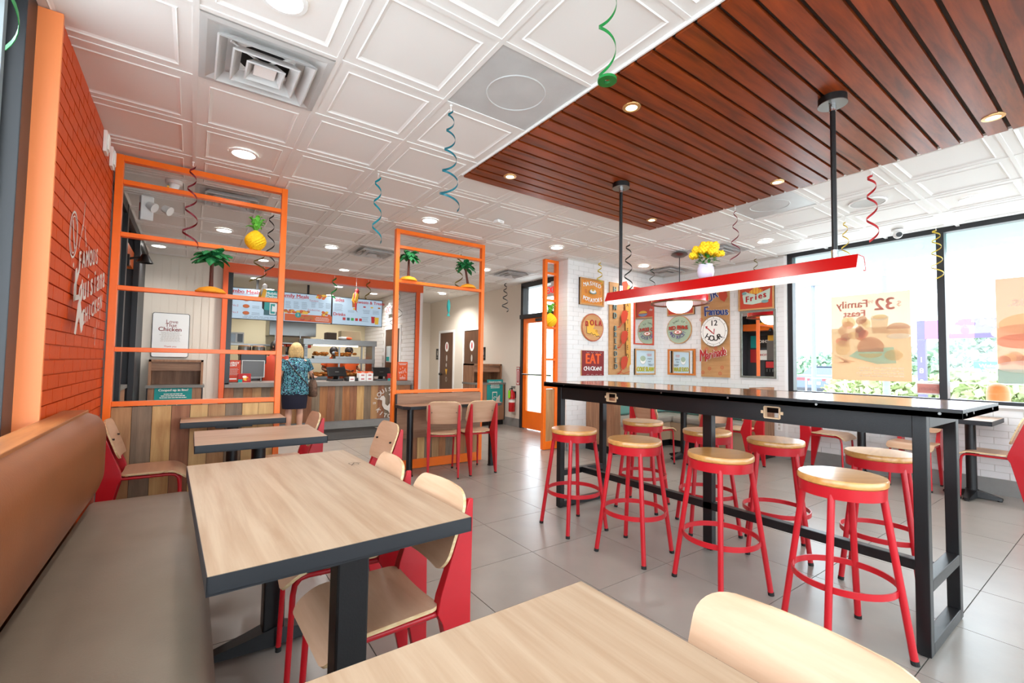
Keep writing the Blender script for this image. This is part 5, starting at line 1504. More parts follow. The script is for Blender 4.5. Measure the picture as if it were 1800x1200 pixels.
MB().box(-0.09, 0.13, -0.05, 0.09, 0, 0.06).build('base', M_blackg, t, bevel=0.01)
MB().box(-0.05, 0.05, -0.075, -0.06, 0.0, 0.085).build('card_holder', M_white, t)
MB().box(-0.03, 0.03, -0.077, -0.075, 0.03, 0.045).build('red_line', M_redp, t)
k = 0
BL_ = ['lower left white food box in the stack', 'lower right white food box in the stack', 'upper left white food box in the stack', 'upper right white food box in the stack', 'orange-lidded box on top of the food box stack', 'second orange box on top of the food box stack']
for (x, z, m, hgt) in [(2.655, 0.0, M_white, 0.075), (2.79, 0.0, M_white, 0.075), (2.655, 0.076, M_white, 0.07), (2.79, 0.076, M_white, 0.07), (2.66, 0.147, M_orp, 0.03), (2.785, 0.147, M_orp, 0.03)]:
    t = thing('food_box', BL_[k], 'box', (x, 8.70, 0.845 + z), 0, 'stacked takeaway boxes'); k += 1
    MB().box(-0.064, 0.064, -0.08, 0.08, 0.0, hgt).build('carton', m, t, bevel=0.003)
    MB().box(-0.03, 0.03, -0.0815, -0.0805, hgt * 0.35, hgt * 0.6).build('logo_print', M_redp if m is M_white else M_whitep, t)
for (x, l) in ((3.21, 'red and teal promo box near the kitchen post'), (0.72, 'red and teal promo box beside the black kiosk')):
    t = thing('promo_box', l, 'box', (x, 8.62, 0.845), 0, 'promo boxes')
    MB().box(-0.09, 0.09, -0.05, 0.05, 0, 0.14).build('carton', M_redp, t)
    a = Art(); a.rect(-0.09, -0.03, 0.0, 0.05, M_tealp); a.ell(0.02, 0.06, 0.04, 0.035, M_yelp); a.ell(0.0, 0.09, 0.03, 0.02, M_whitep); a.ell(0.05, 0.05, 0.025, 0.025, M_rust); a.build('printing', t, (0, -0.05, 0))
def stand_card(label, x, w, h, m, paint):
    t = thing('counter_card', label, 'sign', (x, 8.60, 0.845), 0, 'counter cards')
    MB().box(-w / 2, w / 2, -0.004, 0.004, 0, h).build('card', m, t)
    MB().box(-w / 2, w / 2, -0.004, 0.05, 0, 0.008).build('foot', m, t)
    a = Art(); paint(a, w, h); a.build('printing', t, (0, -0.004, 0))
def ca(a, w, h):
    a.text('ALLERGY', 0, h * 0.87, w * 0.2, M_whitep, bold=0.002); a.text('ALERT', 0, h * 0.76, w * 0.2, M_whitep, bold=0.002); a.lines(-w * .42, w * .42, h * .32, h * .64, 7, M_greyp, h=0.3); a.rect(-w * .28, w * .28, h * .13, h * .18, M_whitep)
stand_card('red allergy alert card on the counter beside the orange post', 0.545, 0.23, 0.36, M_rust, ca)
def cb(a, w, h):
    a.lines(-w * .4, w * .4, h * .82, h * .94, 2, M_whitep); a.text('HOT', 0, h * .45, w * 0.34, M_whitep, rot=0.3)
    for i in range(8): a.line([(w * .28 * math.cos(i * .785), h * (.45 + .2 * math.sin(i * .785))), (w * .38 * math.cos(i * .785), h * (.45 + .28 * math.sin(i * .785)))], 0.008, M_whitep)
    a.lines(-w * .3, w * .3, h * .06, h * .2, 2, M_whitep)
stand_card('orange promotional card at the right end of the counter', 3.43, 0.21, 0.37, M_orp, cb)
# self-order kiosk
t = thing('order_kiosk', 'black order kiosk screen facing the room at the counter end', 'kiosk', (0.86, 8.80, 0.845), 0)
MB().box(-0.17, 0.17, -0.03, 0.03, 0.07, 0.36).build('bezel', mat('light_bezel', (210, 210, 208), 0.4), t)
MB().box(-0.158, 0.158, -0.033, -0.03, 0.08, 0.35).build('display', mat('dark_display', (70, 66, 62), 0.25), t)
MB().box(-0.2, 0.2, 0.03, 0.2, 0.30, 0.52).build('printer_hood', M_blackg, t, bevel=0.02)
for x in (-0.1, 0.12): MB().cyl((x, 0, 0), (x, 0, 0.07), 0.012, n=10).build('support', M_steel, t)

# ------------------------------------------------------------------ kitchen equipment
wc = thing('warming_cabinet', 'stainless warming cabinet with lit upper shelf behind the counter', 'warmer', (2.58, 10.0, 0), 0)
for x in (-0.72, 0.66): MB().box(x, x + 0.06, -0.1, 0.35, 0, 1.66).build('upright', M_steel, wc)
MB().box(-0.75, 0.75, -0.13, 0.38, 1.54, 1.66).build('top_deck', M_steel, wc, bevel=0.004)
MB().box(-0.72, 0.72, -0.12, 0.36, 1.16, 1.26).build('middle_deck', M_steel, wc, bevel=0.004)
MB().box(-0.72, 0.72, -0.12, 0.36, 0.78, 0.84).build('lower_deck', M_steel, wc, bevel=0.004)
MB().box(-0.66, 0.66, -0.1, 0.34, 0.0, 0.78).build('base_cabinet', M_steel, wc)
MB().box(-0.56, 0.34, -0.135, -0.11, 1.515, 1.54).build('strip_lamp', mat('warm_strip', (255, 244, 214), 0.5, emit=(255, 240, 205), es=5.0), wc)
for k in range(7): MB().box(-0.715, -0.665, -0.104, -0.1, 1.30 + 0.03 * k, 1.315 + 0.03 * k).build('louver', M_blackg, wc)
for x in (-0.05, 0.42): MB().box(x, x + 0.03, -0.1, -0.07, 0.84, 1.54).build('divider', M_steel, wc)
def chick(label, x, y, z, w, n, seed):
    t = thing('food_tray', label, 'food tray', (x, y, z), 0, 'trays of fried chicken')
    MB().box(-w / 2, w / 2, -0.12, 0.12, 0, 0.05).build('tray', M_steel, t)
    r = random.Random(seed)
    b = MB()
    for k in range(n):
        b.ball((r.uniform(-w / 2 + 0.03, w / 2 - 0.03), r.uniform(-0.1, 0.1), 0.06 + r.uniform(0, 0.06)), (r.uniform(0.03, 0.05), r.uniform(0.025, 0.04), 0.028), 8, 6)
    o = b.build('fried_pieces', mat('fried_crust', (188, 116, 44), 0.7, var=0.3, scale=40, bump=0.6, bscale=60), t, smooth=60); o['kind'] = 'stuff'
chick('tray of fried chicken on the lower warmer deck near the person in the teal blouse', 2.16, 9.98, 0.84, 0.30, 22, 1)
chick('tray of fried chicken on the lower warmer deck near the food boxes', 2.86, 9.98, 0.84, 0.34, 26, 2)
chick('tray of fried chicken on the middle warmer deck, left', 2.20, 10.02, 1.26, 0.30, 14, 3)
chick('tray of fried chicken on the middle warmer deck, right', 2.72, 10.02, 1.26, 0.5, 20, 4)
for k, (x, z, w_, h_, m, l) in enumerate([(2.80, 1.66, 0.42, 0.20, mat('carton_tan', (178, 160, 128), 0.7), 'pale cardboard carton on top of the warming cabinet'), (2.40, 1.66, 0.20, 0.15, mat('carton_dark', (74, 58, 46), 0.7), 'dark carton on top of the warming cabinet')]):
    t = thing('carton', l, 'box', (x, 10.1, z), 0, 'cartons on the warmer')
    MB().box(-w_ / 2, w_ / 2, -0.12, 0.12, 0, h_).build('carton_body', m, t, bevel=0.004)
    MB().box(-w_ / 2, w_ / 2, -0.005, 0.005, h_, h_ + 0.002).build('tape', M_greyp, t)
t = thing('paper_bag', 'white and orange paper bag lying on the warming cabinet', 'bag', (2.66, 9.93, 1.66), 0.2)
MB().ball((0, 0, 0.035), (0.16, 0.05, 0.035), 14, 8).build('bag_body', M_white, t, smooth=60)
MB().ball((0.06, -0.02, 0.036), (0.09, 0.04, 0.03), 12, 8).build('orange_print', M_orp, t, smooth=60)
ur = thing('tea_urn_pair', 'pair of foil-topped drink urns on a shelf at the left of the kitchen', 'urn', (0.93, 9.9, 0), 0)
MB().box(-0.5, 0.35, -0.12, 0.4, 0.85, 0.90).box(-0.5, 0.35, 0.3, 0.4, 0.0, 0.85).build('shelf', M_steel, ur)
for x in (-0.115, 0.115):
    MB().lathe([(0.001, 0.90), (0.10, 0.90), (0.10, 1.28), (0.11, 1.30), (0.11, 1.44), (0.105, 1.46)], 20, c=(x, 0, 0)).build('urn_body', M_steel, ur, smooth=40)
    MB().lathe([(0.105, 1.455), (0.10, 1.475), (0.08, 1.485), (0.001, 1.486)], 20, c=(x, 0, 0)).build('brown_lid', mat('tan_lid', (196, 138, 84), 0.5), ur, smooth=40)
    MB().box(x - 0.08, x + 0.08, -0.13, -0.09, 1.12, 1.28).build('black_panel', M_blackg, ur)
    MB().cyl((x, -0.1, 1.0), (x, -0.15, 0.98), 0.012, n=8).build('tap', M_blackg, ur)
t = thing('microwave', 'small white microwave on a kitchen shelf', 'microwave', (0.62, 10.2, 1.52), 0)
MB().box(-0.2, 0.2, 0, 0.3, 0, 0.22).build('case', mat('appliance_white', (210, 212, 212), 0.4), t, bevel=0.006)
MB().box(-0.17, 0.06, -0.006, 0, 0.03, 0.19).build('door', mat('blue_grey_glass', (120, 136, 150), 0.2), t)
MB().box(0.09, 0.18, -0.004, 0, 0.03, 0.19).build('keypad', M_blackg, t)
tag(MB().box(0.36, 1.5, 10.05, 10.5, 1.49, 1.52).build('wall_shelf', M_steel), 'steel shelf under the menu screen carrying the microwave', 'shelf')
t = thing('storage_rack', 'kitchen wire rack of dark cartons and bags beside the urns', 'rack', (1.60, 10.4, 0), 0)
for z in (0.7, 1.0, 1.3, 1.55): MB().box(-0.25, 0.25, -0.2, 0.2, z, z + 0.02).build('rack_shelf', M_steel, t)
for x in (-0.24, 0.22): MB().box(x, x + 0.02, -0.2, -0.18, 0, 1.8).build('rack_post', M_steel, t)
r = random.Random(9)
RK = ['brown carton low on the wire rack', 'red carton low on the wire rack', 'white carton in the middle of the wire rack', 'grey carton in the middle of the wire rack', 'tan carton on the upper wire rack shelf', 'dark carton on the upper wire rack shelf']
for k in range(6):
    t2 = thing('carton', RK[k], 'box', (1.47 + 0.26 * (k % 2), 10.36, [0.72, 1.02, 1.32][k // 2]), 0, 'cartons on the wire rack')
    MB().box(-0.1, 0.1, -0.1, 0.1, 0, 0.18).build('carton_body', mat('rack_carton_%d' % k, [(120, 86, 58), (176, 60, 40), (214, 206, 196), (150, 146, 140), (190, 160, 118), (60, 54, 50)][k], 0.7), t2)
    MB().box(-0.1, 0.1, -0.004, 0.004, 0.18, 0.182).build('tape', M_greyp, t2)
t = thing('prep_hood', 'stainless hood and cabinet at the back of the kitchen', 'hood', (1.95, 11.2, 0), 0)
MB().box(-0.6, 0.35, -0.2, 0.4, 1.75, 2.1).build('hood_box', M_steel, t, bevel=0.006)
MB().box(-0.5, 0.1, -0.1, 0.4, 0.0, 1.5).build('oven_body', M_steel, t)
MB().box(-0.45, 0.05, -0.11, -0.1, 0.9, 1.4).build('oven_window', M_blackg, t)
b = MB()
for k in range(5): b.cbox((-0.3 + 0.13 * k, 0.0, 1.55), (0.11, 0.2, 0.1))
b.build('red_bins', M_rust, t)['kind'] = 'stuff'
# towel dispenser and hand-wash sign on the kitchen side wall, card reader
t = thing('towel_dispenser', 'clear towel dispenser on the kitchen side wall', 'dispenser', (KX - 0.012, 9.6, 1.35), RX['-X'])
MB().box(-0.12, 0.12, -0.1, 0, -0.15, 0.2).build('case', mat('smoky_plastic', (190, 196, 196), 0.3), t, bevel=0.01)
MB().box(-0.08, 0.08, -0.105, -0.1, -0.12, -0.03).build('towel', M_tealp, t)

# drinks alcove seen in the mirror
dm = thing('drinks_station', 'drinks machine in the alcove, seen only in the tall mirror', 'drinks machine', (-0.78, 6.55, 0), 0)
MB().box(-0.2, 0.14, -0.6, 0.6, 0.0, 0.86).build('base_cabinet', M_lamv, dm)
MB().box(-0.2, 0.16, -0.62, 0.62, 0.86, 0.90).build('worktop', mat('grey_counter', (122, 118, 112), 0.4), dm)
MB().box(-0.2, 0.05, -0.55, 0.02, 0.90, 1.42).build('dispenser_body', M_blackg, dm, bevel=0.01)
MB().box(0.05, 0.056, -0.5, -0.02, 1.2, 1.38).build('dispenser_panel', M_redp, dm)
for k in range(6): MB().cyl((0.07, -0.46 + 0.08 * k, 1.16), (0.07, -0.46 + 0.08 * k, 1.08), 0.015, n=8).build('nozzle', M_steel, dm)
MB().box(-0.2, -0.05, -0.55, 0.0, 1.42, 2.0).build('ice_bin', M_steel, dm)
t = thing('pennant_banner', 'row of coloured pennants on the alcove wall, seen only in the mirror', 'banner', (-0.985, 6.75, 1.75), RX['+X'])
for k, (x0, x1, z0, z1, m, s_, tm) in enumerate([(-0.15, 0.12, 0.05, 0.42, M_blkp, 'CHICK', M_whitep), (0.13, 0.35, 0.05, 0.42, M_tealp, '', M_whitep), (-0.37, -0.16, 0.05, 0.42, M_yelp, '', M_whitep), (-0.2, 0.15, -0.32, -0.02, M_whitep, 'KITCHEN', M_redp), (0.16, 0.36, -0.4, 0.0, M_redp, '', M_whitep)]):
    o = MB().box(x0, x1, -0.006, 0, z0, z1).build('pennant', m, t)
    if s_:
        a = Art(); a.text(s_, (x0 + x1) / 2, (z0 + z1) / 2, 0.12 if len(s_) < 6 else 0.085, tm, bold=0.004); a.build('lettering', o, (0, -0.006, 0))
MB().box(-0.99, -0.62, 5.95, 7.15, 2.3, 2.5).build('trim_7', M_orange)['kind'] = 'structure'

# ------------------------------------------------------------------ people
M_skin = mat('skin_fair', (226, 172, 146), 0.5)
M_skin2 = mat('skin_brown', (140, 92, 66), 0.5)
def skin_mesh(name, verts, edges, radii, m, parent, sub=2, root=0):
    me = bpy.data.meshes.new(name)
    me.from_pydata(verts, edges, [])
    o = bpy.data.objects.new(name, me)
    COL.objects.link(o)
    if parent: o.parent = parent
    sk = o.modifiers.new('skin', 'SKIN')
    sk.use_smooth_shade = True
    for i, r in enumerate(radii):
        sv = me.skin_vertices[0].data[i]
        sv.radius = r if isinstance(r, tuple) else (r, r)
        sv.use_root = (i == root)
    s = o.modifiers.new('sub', 'SUBSURF'); s.levels = sub; s.render_levels = sub
    me.materials.append(m)
    return o
def loft(rings, n=20, caps=True):
    """rings: (cx, cy, cz, rx, ry)"""
    b = MB(); vs = []
    for cx, cy, cz, rx, ry in rings:
        for j in range(n):
            an = 2 * PI * j / n
            vs.append((cx + rx * math.cos(an), cy + ry * math.sin(an), cz))
    fs = []
    for i in range(len(rings) - 1):
        for j in range(n): fs.append((i * n + j, i * n + (j + 1) % n, (i + 1) * n + (j + 1) % n, (i + 1) * n + j))
    if caps: fs += [tuple(range(n - 1, -1, -1)), tuple(range((len(rings) - 1) * n, len(rings) * n))]
    return b.add(vs, fs)
def hand(V, E, R, wrist_i, w, d, sp, sc=1.0):
    """palm and five bent fingers continuing a chain; d = pointing direction, sp = spread direction"""
    w, d, sp = Vector(w), Vector(d).normalized(), Vector(sp).normalized()
    nrm = d.cross(sp)
    palm = len(V); V.append(tuple(w + d * 0.055 * sc)); E.append((wrist_i, palm)); R.append((0.036 * sc, 0.02 * sc))
    for k, (o, l) in enumerate([(-0.027, 0.06), (-0.009, 0.07), (0.009, 0.066), (0.027, 0.052)]):
        p = w + d * 0.085 * sc + sp * o * sc
        i0 = len(V); V.append(tuple(p)); E.append((palm, i0)); R.append(0.0095 * sc)
        V.append(tuple(p + (d * 0.8 + nrm * 0.3) * l * 0.55 * sc)); E.append((i0, i0 + 1)); R.append(0.0085 * sc)
        V.append(tuple(p + (d * 0.9 + nrm * 0.9) * l * 0.8 * sc)); E.append((i0 + 1, i0 + 2)); R.append(0.007 * sc)
    i0 = len(V); V.append(tuple(w + d * 0.03 * sc - sp * 0.045 * sc)); E.append((palm, i0)); R.append(0.011 * sc)
    V.append(tuple(w + d * 0.07 * sc - sp * 0.062 * sc + nrm * 0.015 * sc)); E.append((i0, i0 + 1)); R.append(0.009 * sc)

def person(label, loc, rz, S, skin, lh, rh, shirt, legw, bottoms, hair, hairlong, extra=None, legs=True, le=None, re=None):
    """S = standing height; faces +y; lh/rh are hand positions, le/re elbows (fractions of height as metres at S)"""
    t = thing('person', label, 'person', loc, rz)
    k = S / 1.60
    V, E, R = [], [], []
    def add(p, r, to=None):
        V.append(tuple(c * k for c in p)); R.append(tuple(c * k for c in r) if isinstance(r, tuple) else r * k)
        if to is not None: E.append((to, len(V) - 1))
        return len(V) - 1
    pel = add((0, 0, 0.84), (0.15, 0.12))
    wa = add((0, 0.0, 1.0), (0.14, 0.105), pel)
    chs = add((0, -0.01, 1.17), (0.145, 0.105), wa)
    nb_ = add((0, -0.015, 1.30), (0.075, 0.06), chs)
    nk = add((0, -0.005, 1.36), (0.048, 0.048), nb_)
    hd = add((0, 0.02, 1.46), (0.072, 0.088), nk)
    add((0, 0.02, 1.545), (0.06, 0.075), hd)
    for s, hp, ep in ((-1, lh, le), (1, rh, re)):
        sh = add((0.165 * s, -0.01, 1.255), 0.052, chs)
        el = add(ep, 0.038, sh)
        wr_ = add(hp, 0.026, el)
        d = Vector(hp) - Vector(ep)
        hand(V, E, R, wr_, Vector(hp) * k, d, Vector((s, 0.2, 0.0)) * -1, k)
    if legs:
        for s in (-1, 1):
            hp = add((0.085 * s, 0, 0.76), 0.09 * legw, pel)
            kn = add((0.085 * s, 0.015, 0.43), 0.056 * legw, hp)
            cf = add((0.085 * s, -0.01, 0.30), 0.054 * legw, kn)
            an = add((0.085 * s, -0.015, 0.07), 0.034, cf)
            add((0.09 * s, 0.06, 0.035), (0.038, 0.03), an); add((0.095 * s, 0.13, 0.025), (0.036, 0.02), len(V) - 1)
    body = skin_mesh('body', V, E, R, skin, t)
    # face: nose, ears, eyes
    f = MB().ball((0, 0.115 * k, 1.455 * k), (0.012 * k, 0.018 * k, 0.02 * k), 8, 6)
    for s in (-1, 1): f.ball((0.075 * s * k, 0.02 * k, 1.455 * k), (0.012 * k, 0.02 * k, 0.03 * k), 8, 6)
    f.build('nose_and_ears', skin, t, smooth=60)
    f = MB()
    for s in (-1, 1): f.ball((0.028 * s * k, 0.098 * k, 1.475 * k), 0.009 * k, 8, 6)
    f.build('eyes', M_blkp, t, smooth=60)
    MB().ball((0, 0.104 * k, 1.408 * k), (0.024 * k, 0.008 * k, 0.006 * k), 8, 6).build('mouth', mat('lip', (176, 92, 84), 0.5), t, smooth=60)
    # clothes
    def C(rings): return loft([tuple(q * k for q in r_) for r_ in rings], 24)
    C([(0, 0, 0.70, 0.215, 0.165), (0, 0, 0.78, 0.215, 0.165), (0, 0, 0.92, 0.20, 0.155), (0, -0.005, 1.05, 0.19, 0.145), (0, -0.01, 1.16, 0.195, 0.14), (0, -0.015, 1.25, 0.18, 0.115), (0, -0.015, 1.305, 0.10, 0.075), (0, -0.01, 1.325, 0.07, 0.06)]).build('top', shirt, t, smooth=60)
    for s, ep in ((-1, le), (1, re)):
        a_, b_ = Vector((0.14 * s, -0.01, 1.27)), Vector((0.165 * s, -0.01, 1.255)) * 0.35 + Vector(ep) * 0.65
        MB().tube([a_ * k, (a_ * 0.5 + b_ * 0.5) * k, b_ * k], [0.078 * k, 0.074 * k, 0.076 * k], 16).build('sleeve', shirt, t, smooth=60)
    if legs and bottoms:
        C([(0, 0, 0.46, 0.185, 0.13), (0, 0, 0.60, 0.20, 0.15), (0, 0, 0.75, 0.205, 0.158), (0, 0, 0.86, 0.18, 0.14)]).build('bottoms', bottoms, t, smooth=60)
        for s in (-1, 1):
            MB().ball((0.092 * s * k, 0.05 * k, 0.033 * k), (0.048 * k, 0.115 * k, 0.036 * k), 14, 8).build('shoe', M_blackg, t, smooth=60)
    hb = MB().ball((0, 0.0, 1.475 * k), (0.094 * k, 0.106 * k, 0.105 * k), 20, 12)
    if hairlong:
        rr = random.Random(4)
        for j in range(60):
            an = rr.uniform(PI * 0.95, PI * 2.05)
            x, y = 0.088 * math.cos(an), 0.02 + 0.10 * math.sin(an)
            hb.tube([(x * k, y * k, 1.50 * k), (x * 1.15 * k, y * 1.12 * k, 1.42 * k), (x * (1.15 + rr.uniform(-.2, .1)) * k, y * 1.12 * k, rr.uniform(1.315, 1.36) * k)], [0.016 * k, 0.018 * k, 0.006 * k], 6)
    hb.build('hair', hair, t, smooth=60)
    return t
def floral(name):
    m, nt, p = _new(name)
    tc = nt.nodes.new('ShaderNodeTexCoord')
    n = nt.nodes.new('ShaderNodeTexNoise'); n.inputs['Scale'].default_value = 24; n.inputs['Detail'].default_value = 2; n.inputs['Distortion'].default_value = 2.2
    nt.links.new(tc.outputs['Object'], n.inputs['Vector'])
    r = nt.nodes.new('ShaderNodeValToRGB')
    r.color_ramp.interpolation = 'CONSTANT'
    e = r.color_ramp.elements
    e[0].position = 0.0; e[0].color = rgb(22, 24, 52)
    e[1].position = 0.50; e[1].color = rgb(40, 140, 150)
    for pos_, c in ((0.55, (96, 190, 190)), (0.585, (214, 226, 226)), (0.60, (60, 96, 170)), (0.64, (22, 24, 52)), (0.72, (70, 170, 170))):
        q = e.new(pos_); q.color = rgb(*c)
    nt.links.new(n.outputs['Fac'], r.inputs['Fac'])
    nt.links.new(r.outputs['Color'], p.inputs['Base Color'])
    p.inputs['Roughness'].default_value = 0.8
    return m
M_blond = mat('blond_hair', (206, 172, 116), 0.55, var=0.25, scale=40)
M_dkhair = mat('dark_hair', (34, 26, 24), 0.5)
wmn = person('person at the counter seen from behind in a teal patterned blouse and navy shorts', (1.385, 8.02, 0), -0.12, 1.53, M_skin,
       (-0.20, 0.16, 0.93), (0.30, 0.30, 0.98), floral('floral_cloth'), 1.05, mat('navy_cloth', (26, 26, 46), 0.8), M_blond, True, le=(-0.235, -0.02, 1.02), re=(0.25, 0.06, 1.03))
MB().tube([(-0.13, -0.105, 1.22), (-0.04, -0.155, 1.08), (0.10, -0.165, 0.92), (0.20, -0.10, 0.80)], 0.008, 8).build('bag_strap', mat('strap_leather', (58, 42, 40), 0.6), wmn, smooth=60)
t = thing('shoulder_bag', 'mottled brown shoulder bag beside the person in the teal blouse', 'bag', (1.66, 8.06, 0.62), 0.1)
b = loft([(0, 0, 0, 0.05, 0.10), (0, 0, 0.03, 0.07, 0.13), (0, 0, 0.20, 0.065, 0.12), (0, 0, 0.28, 0.035, 0.09)], 18)
b.build('bag_body', mat('mottled_brown', (110, 82, 66), 0.7, var=0.5, scale=30), t, smooth=60)
MB().tube([(0, -0.08, 0.26), (-0.02, -0.05, 0.38), (-0.02, 0.05, 0.38), (0, 0.08, 0.26)], 0.008, 8).build('handle', M_rub, t, smooth=60)
M_oshirt = mat('orange_uniform', (226, 92, 30), 0.75)
M_apron = mat('dark_uniform', (56, 40, 40), 0.75)
person('person with dark hair behind the counter, beside the tall screen post', (1.28, 9.45, 0), PI - 0.5, 1.60, M_skin2, (-0.22, 0.12, 0.95), (0.22, 0.14, 0.98), M_rust, 1.0, M_apron, M_dkhair, False, le=(-0.235, -0.04, 1.05), re=(0.235, -0.04, 1.05))
wk1 = person('person in orange uniform and face mask behind the warming cabinet', (2.64, 10.75, 0), PI, 1.56, M_skin2, (-0.16, 0.26, 1.0), (0.16, 0.26, 1.0), M_oshirt, 1.0, M_apron, M_dkhair, False, le=(-0.235, 0.0, 1.05), re=(0.235, 0.0, 1.05))
MB().ball((0, 0.075, 1.385), (0.062, 0.05, 0.05), 14, 8).build('face_mask', mat('mask_grey', (150, 160, 170), 0.8), wk1, smooth=60)
person('person in orange uniform bending at the warming cabinet, dark cap of hair', (3.06, 11.05, 0), PI + 0.3, 1.58, M_skin2, (-0.16, 0.26, 1.0), (0.16, 0.26, 1.0), M_oshirt, 1.0, M_apron, M_dkhair, False, le=(-0.235, 0.0, 1.05), re=(0.235, 0.0, 1.05))

# ------------------------------------------------------------------ paper ornaments
M_pine = mat('pineapple_yellow', (250, 204, 20), 0.7, bump=0.8, bscale=70)
M_frond = mat('tissue_green', (24, 120, 62), 0.7)
M_lime = mat('tissue_lime', (110, 196, 70), 0.7)
M_trunk = mat('trunk_brown', (88, 40, 24), 0.7, bump=0.4, bscale=50)
M_sand = mat('tissue_orange', (252, 168, 34), 0.7)
def leaf(b, base, an, out, upz, droop, w, mi=0, n=5):
    c, s = math.cos(an), math.sin(an)
    L = []; R_ = []; 
    for i in range(n + 1):
        q = i / n
        r = out * q
        z = upz * math.sin(q * PI * 0.6) - droop * q * q
        hw = w * math.sin(PI * (0.12 + 0.88 * (1 - q))) * (1 if q < 1 else 0.1)
        L.append((base[0] + c * r - s * hw, base[1] + s * r + c * hw, base[2] + z - 0.25 * hw)); R_.append((base[0] + c * r + s * hw, base[1] + s * r - c * hw, base[2] + z - 0.25 * hw))
    M_ = [((l[0] + r[0]) / 2, (l[1] + r[1]) / 2, (l[2] + r[2]) / 2 + 0.35 * w) for l, r in zip(L, R_)]
    vs = L + M_ + R_
    k = n + 1
    fs = []
    for i in range(n): fs += [(i, i + 1, k + i + 1, k + i), (k + i, k + i + 1, 2 * k + i + 1, 2 * k + i)]
    b.add(vs, fs, mi)
def palm(label, x, y, z, h, r, lean=0.0, sd=0):
    t = thing('paper_palm', label, 'ornament', (x, y, z), 0, 'honeycomb paper palm trees')
    MB().lathe([(0.78 * r, 0.0), (0.8 * r, 0.01), (0.6 * r, 0.035), (0.25 * r, 0.05), (0.001, 0.052)], 28).build('sand_mound', M_sand, t, smooth=60)
    MB().tube([(0, 0, 0.04), (lean * 0.4, 0, h * 0.4), (lean, 0, h * 0.82)], [0.017, 0.014, 0.013], 12).build('trunk', M_trunk, t, smooth=50)
    rr = random.Random(sd)
    b = MB()
    for k in range(26):
        leaf(b, (lean, 0, h * 0.82), 2 * PI * k / 26 + rr.uniform(-.1, .1), r * rr.uniform(0.85, 1.1), h * rr.uniform(0.12, 0.42), h * rr.uniform(0.05, 0.42), 0.036)
    b.build('fronds', M_frond, t)
def pineapple(label, x, y, z, h):
    t = thing('paper_pineapple', label, 'ornament', (x, y, z), 0, 'honeycomb paper pineapples')
    bh = h * 0.62
    prof = [(max(0.0005, bh * 0.47 * math.sin(PI * (0.10 + 0.86 * i / 14)) ** 0.8), bh * i / 14) for i in range(15)]
    b = MB().lathe(prof, 28)
    for i, v in enumerate(b.v):
        j = i % 28; q = i // 28
        f_ = 1 + (0.05 if (j + q) % 2 else -0.02)
        b.v[i] = (v[0] * f_, v[1] * f_, v[2])
    b.build('fruit', M_pine, t)
    b = MB()
    for k in range(20):
        leaf(b, (0, 0, bh * 0.92), 2.4 * k, h * (0.16 + 0.06 * (k % 3)), h * (0.52 - 0.015 * k), h * 0.16 * (k / 20), h * 0.065)
    b.build('leaf_crown', M_lime, t)
palm('large paper palm tree on a rail of the tall orange screen', 0.108, 4.41, 1.762, 0.30, 0.135, 0.0, 1)
pineapple('large paper pineapple on a rail of the tall orange screen', 0.411, 4.41, 2.161, 0.275)
palm('paper palm tree on the middle screen rail, nearer the tall screen', 2.01, 4.93, 2.161, 0.30, 0.125, 0.0, 2)
palm('leaning paper palm tree on the middle screen rail, nearer the exit', 2.80, 4.93, 2.161, 0.29, 0.125, -0.04, 3)
pineapple('small paper pineapple on a rail of the narrow orange screen', 4.23, 5.02, 1.762 - 0.0, 0.0001 + 0.32)

# spiral ribbon streamers hanging from the ceiling
def foil(n, c): return mat('foil_' + n, c, 0.3, 0.2)
F = dict(teal=foil('teal', (10, 130, 142)), dteal=foil('deep_teal', (8, 92, 104)), green=foil('green', (12, 122, 52)), maroon=foil('maroon', (110, 14, 34)), red=foil('red', (180, 30, 34)), gold=foil('gold', (206, 176, 60)), black=foil('black', (34, 36, 30)), olive=foil('olive', (112, 96, 24)))
def streamer(label, x, y, length, r0, r1, turns, c, w=0.012, ztop=H, ph=0.0, curl=False):
    t = thing('spiral_streamer', label, 'streamer', (x, y, ztop), 0, 'foil spiral streamers')
    turns *= 0.68
    b = MB(); N = int(turns * 26); vs = []
    for i in range(N + 1):
        q = i / N
        a_ = ph + 2 * PI * turns * q ** 0.8
        r = r0 + (r1 - r0) * q
        z = -0.03 - (length - 0.03) * q ** (1.0)
        cx_, cy_ = r * math.cos(a_), r * math.sin(a_)
        for dz, dr in ((-w / 2, 0), (w / 2, 0), (w / 2, 0.0012), (-w / 2, 0.0012)):
            vs.append((cx_ * (1 + dr / r), cy_ * (1 + dr / r), z + dz))
    fs = []
    for i in range(N):
        for j in range(4): fs.append((4 * i + j, 4 * i + 4 + j, 4 * i + 4 + (j + 1) % 4, 4 * i + (j + 1) % 4))
    fs += [(0, 1, 2, 3), (4 * N + 3, 4 * N + 2, 4 * N + 1, 4 * N)]
    b.add(vs, fs).build('ribbon', F[c], t, smooth=60)
    MB().cyl((0, 0, -0.035), (0, 0, 0.0), 0.0025, n=6).cyl((0, 0, -0.008), (0, 0, 0.0), 0.008, n=8).build('hook', M_white, t)
    if curl: MB().lathe([(0.012, -length - 0.006), (0.036, -length - 0.006), (0.036, -length + 0.004), (0.012, -length + 0.004), (0.012, -length - 0.006)], 24).build('coiled_end', F[c], t, smooth=40)
streamer('long dark teal spiral streamer hanging beside the grey lens panel', 1.196, 2.35, 0.62, 0.014, 0.062, 7.4, 'dteal', 0.013)
streamer('teal spiral streamer between the tall screen and middle screen', 1.18, 3.58, 0.56, 0.022, 0.04, 4.5, 'teal', 0.02)
